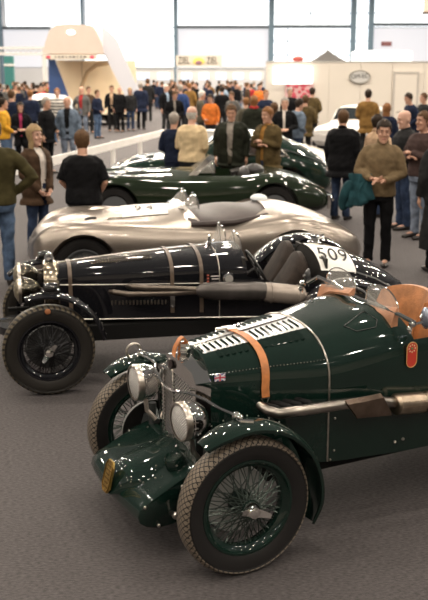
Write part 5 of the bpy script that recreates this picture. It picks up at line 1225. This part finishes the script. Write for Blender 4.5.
# --- right and middle background
for a in (
 ('man in a camel coat seen from behind, beside the small white saloon', 368.5, 89.5, 26.2, 178, dict(top=camel, legs=charcoal, hair=('short','dark'), arms=('front','front'), hem=.68, girth=1.2)),
 ('man in a dark navy jacket leaning forward by the partition door', 415, 92, 24.8, -70, dict(top=navy, legs=blk, hair=('short','dark'), arms=('front','front'), hem=.80, lean=14)),
 ('man in a charcoal jacket standing behind the man leaning by the partition door', 424, 93, 26.2, -70, dict(top=charcoal, legs=blk, hair=('short','brown'), arms=('down','down'), hem=.8)),
 ('man in a black suit holding a cup in front of the glowing panel', 285, 97.5, 21.9, -6, dict(top=blk, legs=blk, hair=('short','grey'), arms=('clasp','clasp'), hem=.80, shirt=white, open_=.028)),
 ('man in black standing close behind the man in the black suit', 290, 87.5, 31.0, 10, dict(top=blk, legs=blk, hair=('short','grey'), arms=('down','down'), hem=.8)),
 ('man in an olive coat with his back to us, near the red blossoms', 305.5, 95, 25.2, 176, dict(top=waxed, legs=charcoal, hair=('short','brown'), arms=('front','front'), hem=.70, girth=1.15)),
 ('dark-haired man in an olive coat closest to the cream partition', 312.5, 87.5, 30.6, 168, dict(top=waxed, legs=charcoal, hair=('short','dark'), arms=('front','front'), hem=.72)),
 ('man in a navy jumper with folded arms beside the glowing panel', 266, 90, 30.2, 16, dict(top=navy, legs=charcoal, hair=('short','ginger'), arms=('crossed','crossed'), hem=.88, girth=1.15)),
 ('person in an orange top at the corner of the booth partition', 259.5, 83.5, 41, 30, dict(top=orange, legs=charcoal, hair=('short','dark'), arms=('down','down'), hem=.86)),
 ('woman in a dark green parka with ginger bobbed hair seen from behind', 254, 96, 23.8, 184, dict(top=dgreen, legs=charcoal, hair=('bob','ginger'), arms=('down','down'), hem=.78, coat_extra=.02)),
 ('brown-haired person between the two standing men and the black suit', 274.5, 103, 22.4, 182, dict(top=brown, legs=charcoal, hair=('bob','brown'), arms=('front','front'), hem=.8)),
 ('small fair-haired person in grey-olive beside the dark green parka', 246, 97.5, 25.6, 200, dict(top=greyol, legs=charcoal, hair=('short','ginger'), arms=('front','front'), hem=.8)),
 ('man in a bright orange jacket behind the man in the cream jumper', 210.5, 94, 28.8, -20, dict(top=orange, legs=charcoal, hair=('short','dark'), arms=('front','down'), hem=.84, head=(0,14))),
 ('white-haired man in a grey-olive jacket facing the orange jacket', 201, 90.5, 29.4, 100, dict(top=greyol, legs=charcoal, hair=('thick','white'), arms=('front','front'), hem=.82, head=(0,10))),
 ('grey man bending forward behind the dark open jacket', 234, 91, 31.6, -30, dict(top=grey_c, legs=charcoal, hair=('short','brown'), arms=('front','front'), hem=.84, lean=14)),
 ('man in black beside the white-haired man, further back', 222, 86, 35.5, 175, dict(top=blk, legs=charcoal, hair=('short','dark'), arms=('down','down'), hem=.8)),
 ('man in a black jacket and stone shirt leaning forward, behind the navy jumper', 174.5, 90, 29.6, 8, dict(top=blk, shirt=stone, open_=.03, legs=charcoal, hair=('short','brown'), arms=('front','front'), hem=.82, head=(0,16), lean=6)),
 ('man in a blue jacket seen from behind the leaning man in black', 180.5, 84.5, 33.8, 172, dict(top=blue_c, legs=charcoal, hair=('short','grey'), arms=('down','down'), hem=.82)),
 ('white-haired man in an open dark jacket and pale blue shirt', 166, 84.5, 37, 40, dict(top=blk, shirt=ltblue, open_=.05, legs=charcoal, hair=('short','white'), arms=('down','down'), hem=.82)),
 ('man in a camel jacket in the crowd behind the blue jacket', 189.5, 83, 40, 170, dict(top=camel, legs=charcoal, hair=('short','ginger'), arms=('down','down'), hem=.82)),
 # --- left background
 ('grey-haired man in a wide navy coat seen from behind by the white flap', 140.5, 82.5, 40, 172, dict(top=navy, legs=blk, hair=('thick','grey'), arms=('down','down'), hem=.66, girth=1.3, coat_extra=.02)),
 ('tall man in charcoal behind the wide navy coat', 147.5, 78.5, 46.5, 190, dict(top=charcoal, legs=charcoal, hair=('short','brown'), arms=('down','down'), hem=.8)),
 ('fair-haired woman in dark clothes beside the wide navy coat', 130, 88, 39, 20, dict(top=charcoal, legs=jeans_d, hair=('bob','blond'), arms=('down','down'), hem=.82)),
 ('man in a black jacket over a cream shirt in front of the trailer', 111.5, 85.5, 38.6, 4, dict(top=blk, shirt=beige_c, open_=.055, legs=charcoal, hair=('short','brown'), arms=('down','down'), hem=.8)),
 ('shaven-headed man all in black in front of the trailer', 119.5, 86.5, 38.2, -20, dict(top=blk, legs=blk, hair=('none','dark'), arms=('down','down'), hem=.78)),
 ('man in a dark blue shirt and jeans in front of the trailer', 97, 90, 34.6, 60, dict(top=navy, legs=jeans, hair=('short','brown'), arms=('front','front'), hem=.88)),
 ('man in a grey jacket over a red jumper with pale jeans', 81.5, 86.5, 34.2, -10, dict(top=grey_c, shirt=red_c, open_=.06, legs=jeans_l, hair=('none','brown'), arms=('pocket','down'), hem=.8)),
 ('person half hidden between the grey jacket and the dark blue shirt', 88.5, 86.5, 37.3, 30, dict(top=brown, legs=charcoal, hair=('short','brown'), arms=('down','down'), hem=.85)),
 ('person in a black and white striped top near the pale car', 57, 88.5, 31.5, 10, dict(top=stripe, legs=jeans, hair=('thick','ginger'), arms=('down','down'), hem=.86)),
 ('man in a faded denim jacket over a black jumper with pale jeans', 67, 96.5, 23.0, 2, dict(top=denim, shirt=blk, open_=.06, legs=jeans_l, hair=('bald','brown'), arms=('down','down'), hem=.80, girth=1.1)),
 ('grey-haired man in a black coat facing the denim jacket', 46, 97.5, 22.6, 66, dict(top=blk, legs=blk, hair=('thick','grey'), arms=('down','front'), hem=.72, girth=1.1)),
 ('woman in a black coat with a long pink scarf', 20, 102.5, 23.6, 14, dict(top=blk, legs=blk, hair=('bob','dark'), arms=('clasp','clasp'), hem=.62, shirt=pink, open_=.035)),
 ('man in a navy jacket and blue jeans, his back turned, beside the yellow jacket', 11, 89.5, 25.4, 175, dict(top=navy, legs=jeans, hair=('short','brown'), arms=('down','down'), hem=.86)),
 ('man in a yellow jacket and jeans beside the woman with the pink scarf', 2.5, 97.5, 22.2, 105, dict(top=yellow, legs=jeans, hair=('thick','dark'), arms=('front','front'), hem=.84, girth=1.1)),
 ('man in a navy jacket with his back turned behind the pink scarf', 30, 90, 30.4, 182, dict(top=navy, legs=charcoal, hair=('short','ginger'), arms=('down','down'), hem=.82, girth=1.15)),
 ('person in a red jacket near the pale car', 40, 85, 38, 40, dict(top=red_c, legs=charcoal, hair=('short','dark'), arms=('down','down'), hem=.84)),
):
    kw = dict(a[5]); kw.setdefault('lod', 1); stand(a[0], a[1], a[2], a[3], a[4], **kw)

p = at(254, 96, 23.8); t = [o for o in C.objects if o.get('label', '').startswith('woman in a dark green parka')][0]
b = MB(); K_ = p.z/1.75; b.tube([(.085*cos(a)*K_, (.02+.085*sin(a))*K_, (1.475+.012*sin(3*a))*K_) for a in (2*pi*i/18 for i in range(18))], .035*K_, 8, closed=True); b.build('scarf', red_c, t, label='red scarf')
# --- far crowd: five figures of each look, copied
random.seed(11)
looks = [(blk, charcoal, 'dark', 'black'), (navy, jeans_d, 'brown', 'navy'), (brown, charcoal, 'brown', 'brown'), (grey_c, jeans, 'grey', 'grey'), (red_c, charcoal, 'dark', 'red'), (white, jeans, 'blond', 'white'), (camel, charcoal, 'dark', 'camel'), (ltblue, jeans, 'brown', 'pale blue'), (beige_c, charcoal, 'dark', 'beige')]; weights = [7, 6, 4, 3, 2, 1, 2, 1, 1]
zones = [('under the white gantry', [(random.uniform(-12, 46), random.uniform(42, 54)) for _ in range(30)]), ('below the banner', [(random.uniform(166, 238), random.uniform(46, 66)) for _ in range(38)]), ('beside the booth partition', [(random.uniform(236, 262), random.uniform(46, 62)) for _ in range(9)]), ('between trailer and banner', [(random.uniform(147, 168), random.uniform(50, 66)) for _ in range(8)])]
proto = {}; placed = [(o.location.x, o.location.y) for o in C.objects if o.parent is None and o.get('category') == 'person']
for where, spots in zones:
    for i, (px, Y) in enumerate(spots):
        for _ in range(40):                                             # keep everybody at arm's length
            x = at(px, 75, Y).x
            if all((x-a)**2+(Y-b_)**2 > .72**2 for a, b_ in placed): break
            px += random.uniform(-3, 3); Y += random.uniform(-1.5, 1.5)
        placed.append((x, Y))
        top_, leg_, hr, cn = random.choices(looks, weights)[0]
        lab = 'distant blurred visitor in a %s top, in the crowd %s' % (cn, where); gp = 'distant crowd %s' % where; yaw = random.uniform(0, 360)
        if cn not in proto:
            o = person(lab, (x, Y, 0), yaw, 1.74, top=top_, legs=leg_, hair=('short', hr), arms=random.choice((('down','down'),('front','front'),('crossed','crossed'))), hem=.82, lod=0, group=gp, seed=i+5); proto[cn] = o
        else:
            o = dup_tree(proto[cn]); o.location = (x, Y, 0); o.rotation_euler = (0,0,R_(yaw)); tag(o, lab, None, gp)
            k = random.uniform(.94, 1.05); o.scale = (k, k, k)

# --- the teal jacket over the arm of the man in tan
t = thing('folded_jacket', 'teal jacket hanging over the arm of the man in the tan jumper', 'jacket', tanman.location, R_(-14))
b = MB()
def drape(u, v):
    a = 2*pi*u; x = -.37+.34*v; fold = .022*sin(7*v*pi+2*sin(a))
    if u < .5: q = u/.5; y, z = -.12-.10*sin(q*pi*.5)-.035-fold, 1.16-.44*q*(1-.28*v)
    else: q = (u-.5)/.5; y, z = -.24+.17*q-fold*.5, .74+.40*q+.10*v*(1-q)
    return (x+.05*sin(q*3+v*4)-.03*(1.16-z), y, z)
b.grid(drape, 36, 22); me = b.data('cloth', teal); me = evaluated(me, [('SOLIDIFY', dict(thickness=.03)), ('REMESH', dict(mode='VOXEL', voxel_size=.012)), ('SMOOTH', dict(factor=.5, iterations=6))]); finish(me, teal, True, 60); link('cloth', me, t)
b = MB(); b.tube([(-.32,-.20,1.08),(-.40,-.20,.92),(-.43,-.17,.78),(-.40,-.15,.70)], [.07,.065,.06,.055], 12); me = evaluated(b.data('sleeve', teal), [('SUBSURF', dict(levels=2))]); finish(me, teal); link('sleeve', me, t)
# ------------------------------------------------------------------ camera, light, floor
cam = bpy.data.cameras.new('camera'); co = bpy.data.objects.new('camera', cam); C.objects.link(co)
co.location = (0, 0, 2.3743); co.rotation_euler = (pi/2-.23688, 0, 0)
cam.sensor_fit = 'VERTICAL'; cam.sensor_height = 36; cam.lens = 950.8/600*36; cam.clip_end = 400
cam.dof.use_dof = True; cam.dof.focus_distance = 5.4; cam.dof.aperture_fstop = 3.6
S.camera = co
S.view_settings.view_transform = 'Standard'; S.view_settings.look = 'None'; S.view_settings.gamma = 1
S.view_settings.use_curve_mapping = False; S.view_settings.exposure = .14
carpet = mat('grey_carpet', (.080,.071,.072), .8, var=.36, vscale=55, bump=.5, bscale=350, detail=8, spec=.35)
_nt = carpet.node_tree; _mp = _nt.nodes.new('ShaderNodeMapping'); _mp.inputs['Scale'].default_value = (.7, 1.9, 1)
_tx = [q for q in _nt.nodes if q.type == 'TEX_COORD'][0]; _nt.links.new(_tx.outputs['Object'], _mp.inputs['Vector'])
for q in _nt.nodes:
    if q.type == 'TEX_NOISE': _nt.links.new(_mp.outputs['Vector'], q.inputs['Vector'])
fl = MB().box((0,40,-.05), (110,125,.1)).build('floor', carpet, smooth=False); tag(fl, 'grey carpeted exhibition hall floor', 'floor', kind='structure')
w = bpy.data.worlds.new('hall_light'); S.world = w; w.use_nodes = True
bgn = w.node_tree.nodes['Background']; bgn.inputs['Color'].default_value = (1,.95,.88,1); bgn.inputs['Strength'].default_value = .12
# rows of round hall lamps under the roof
for iy in range(17):
    for ix in range(9):
        Y = -9+6*iy; far = smoothstep(14, 34, Y)
        l = bpy.data.lights.new('hall_lamp', 'AREA'); l.shape = 'DISK'; l.size = .36+.5*far; l.energy = 170+210*far; l.color = (1,.89,.75)
        o = bpy.data.objects.new('hall_lamp', l); C.objects.link(o); o.location = (-20+5*ix+(iy % 2)*2.5, Y, 10.)
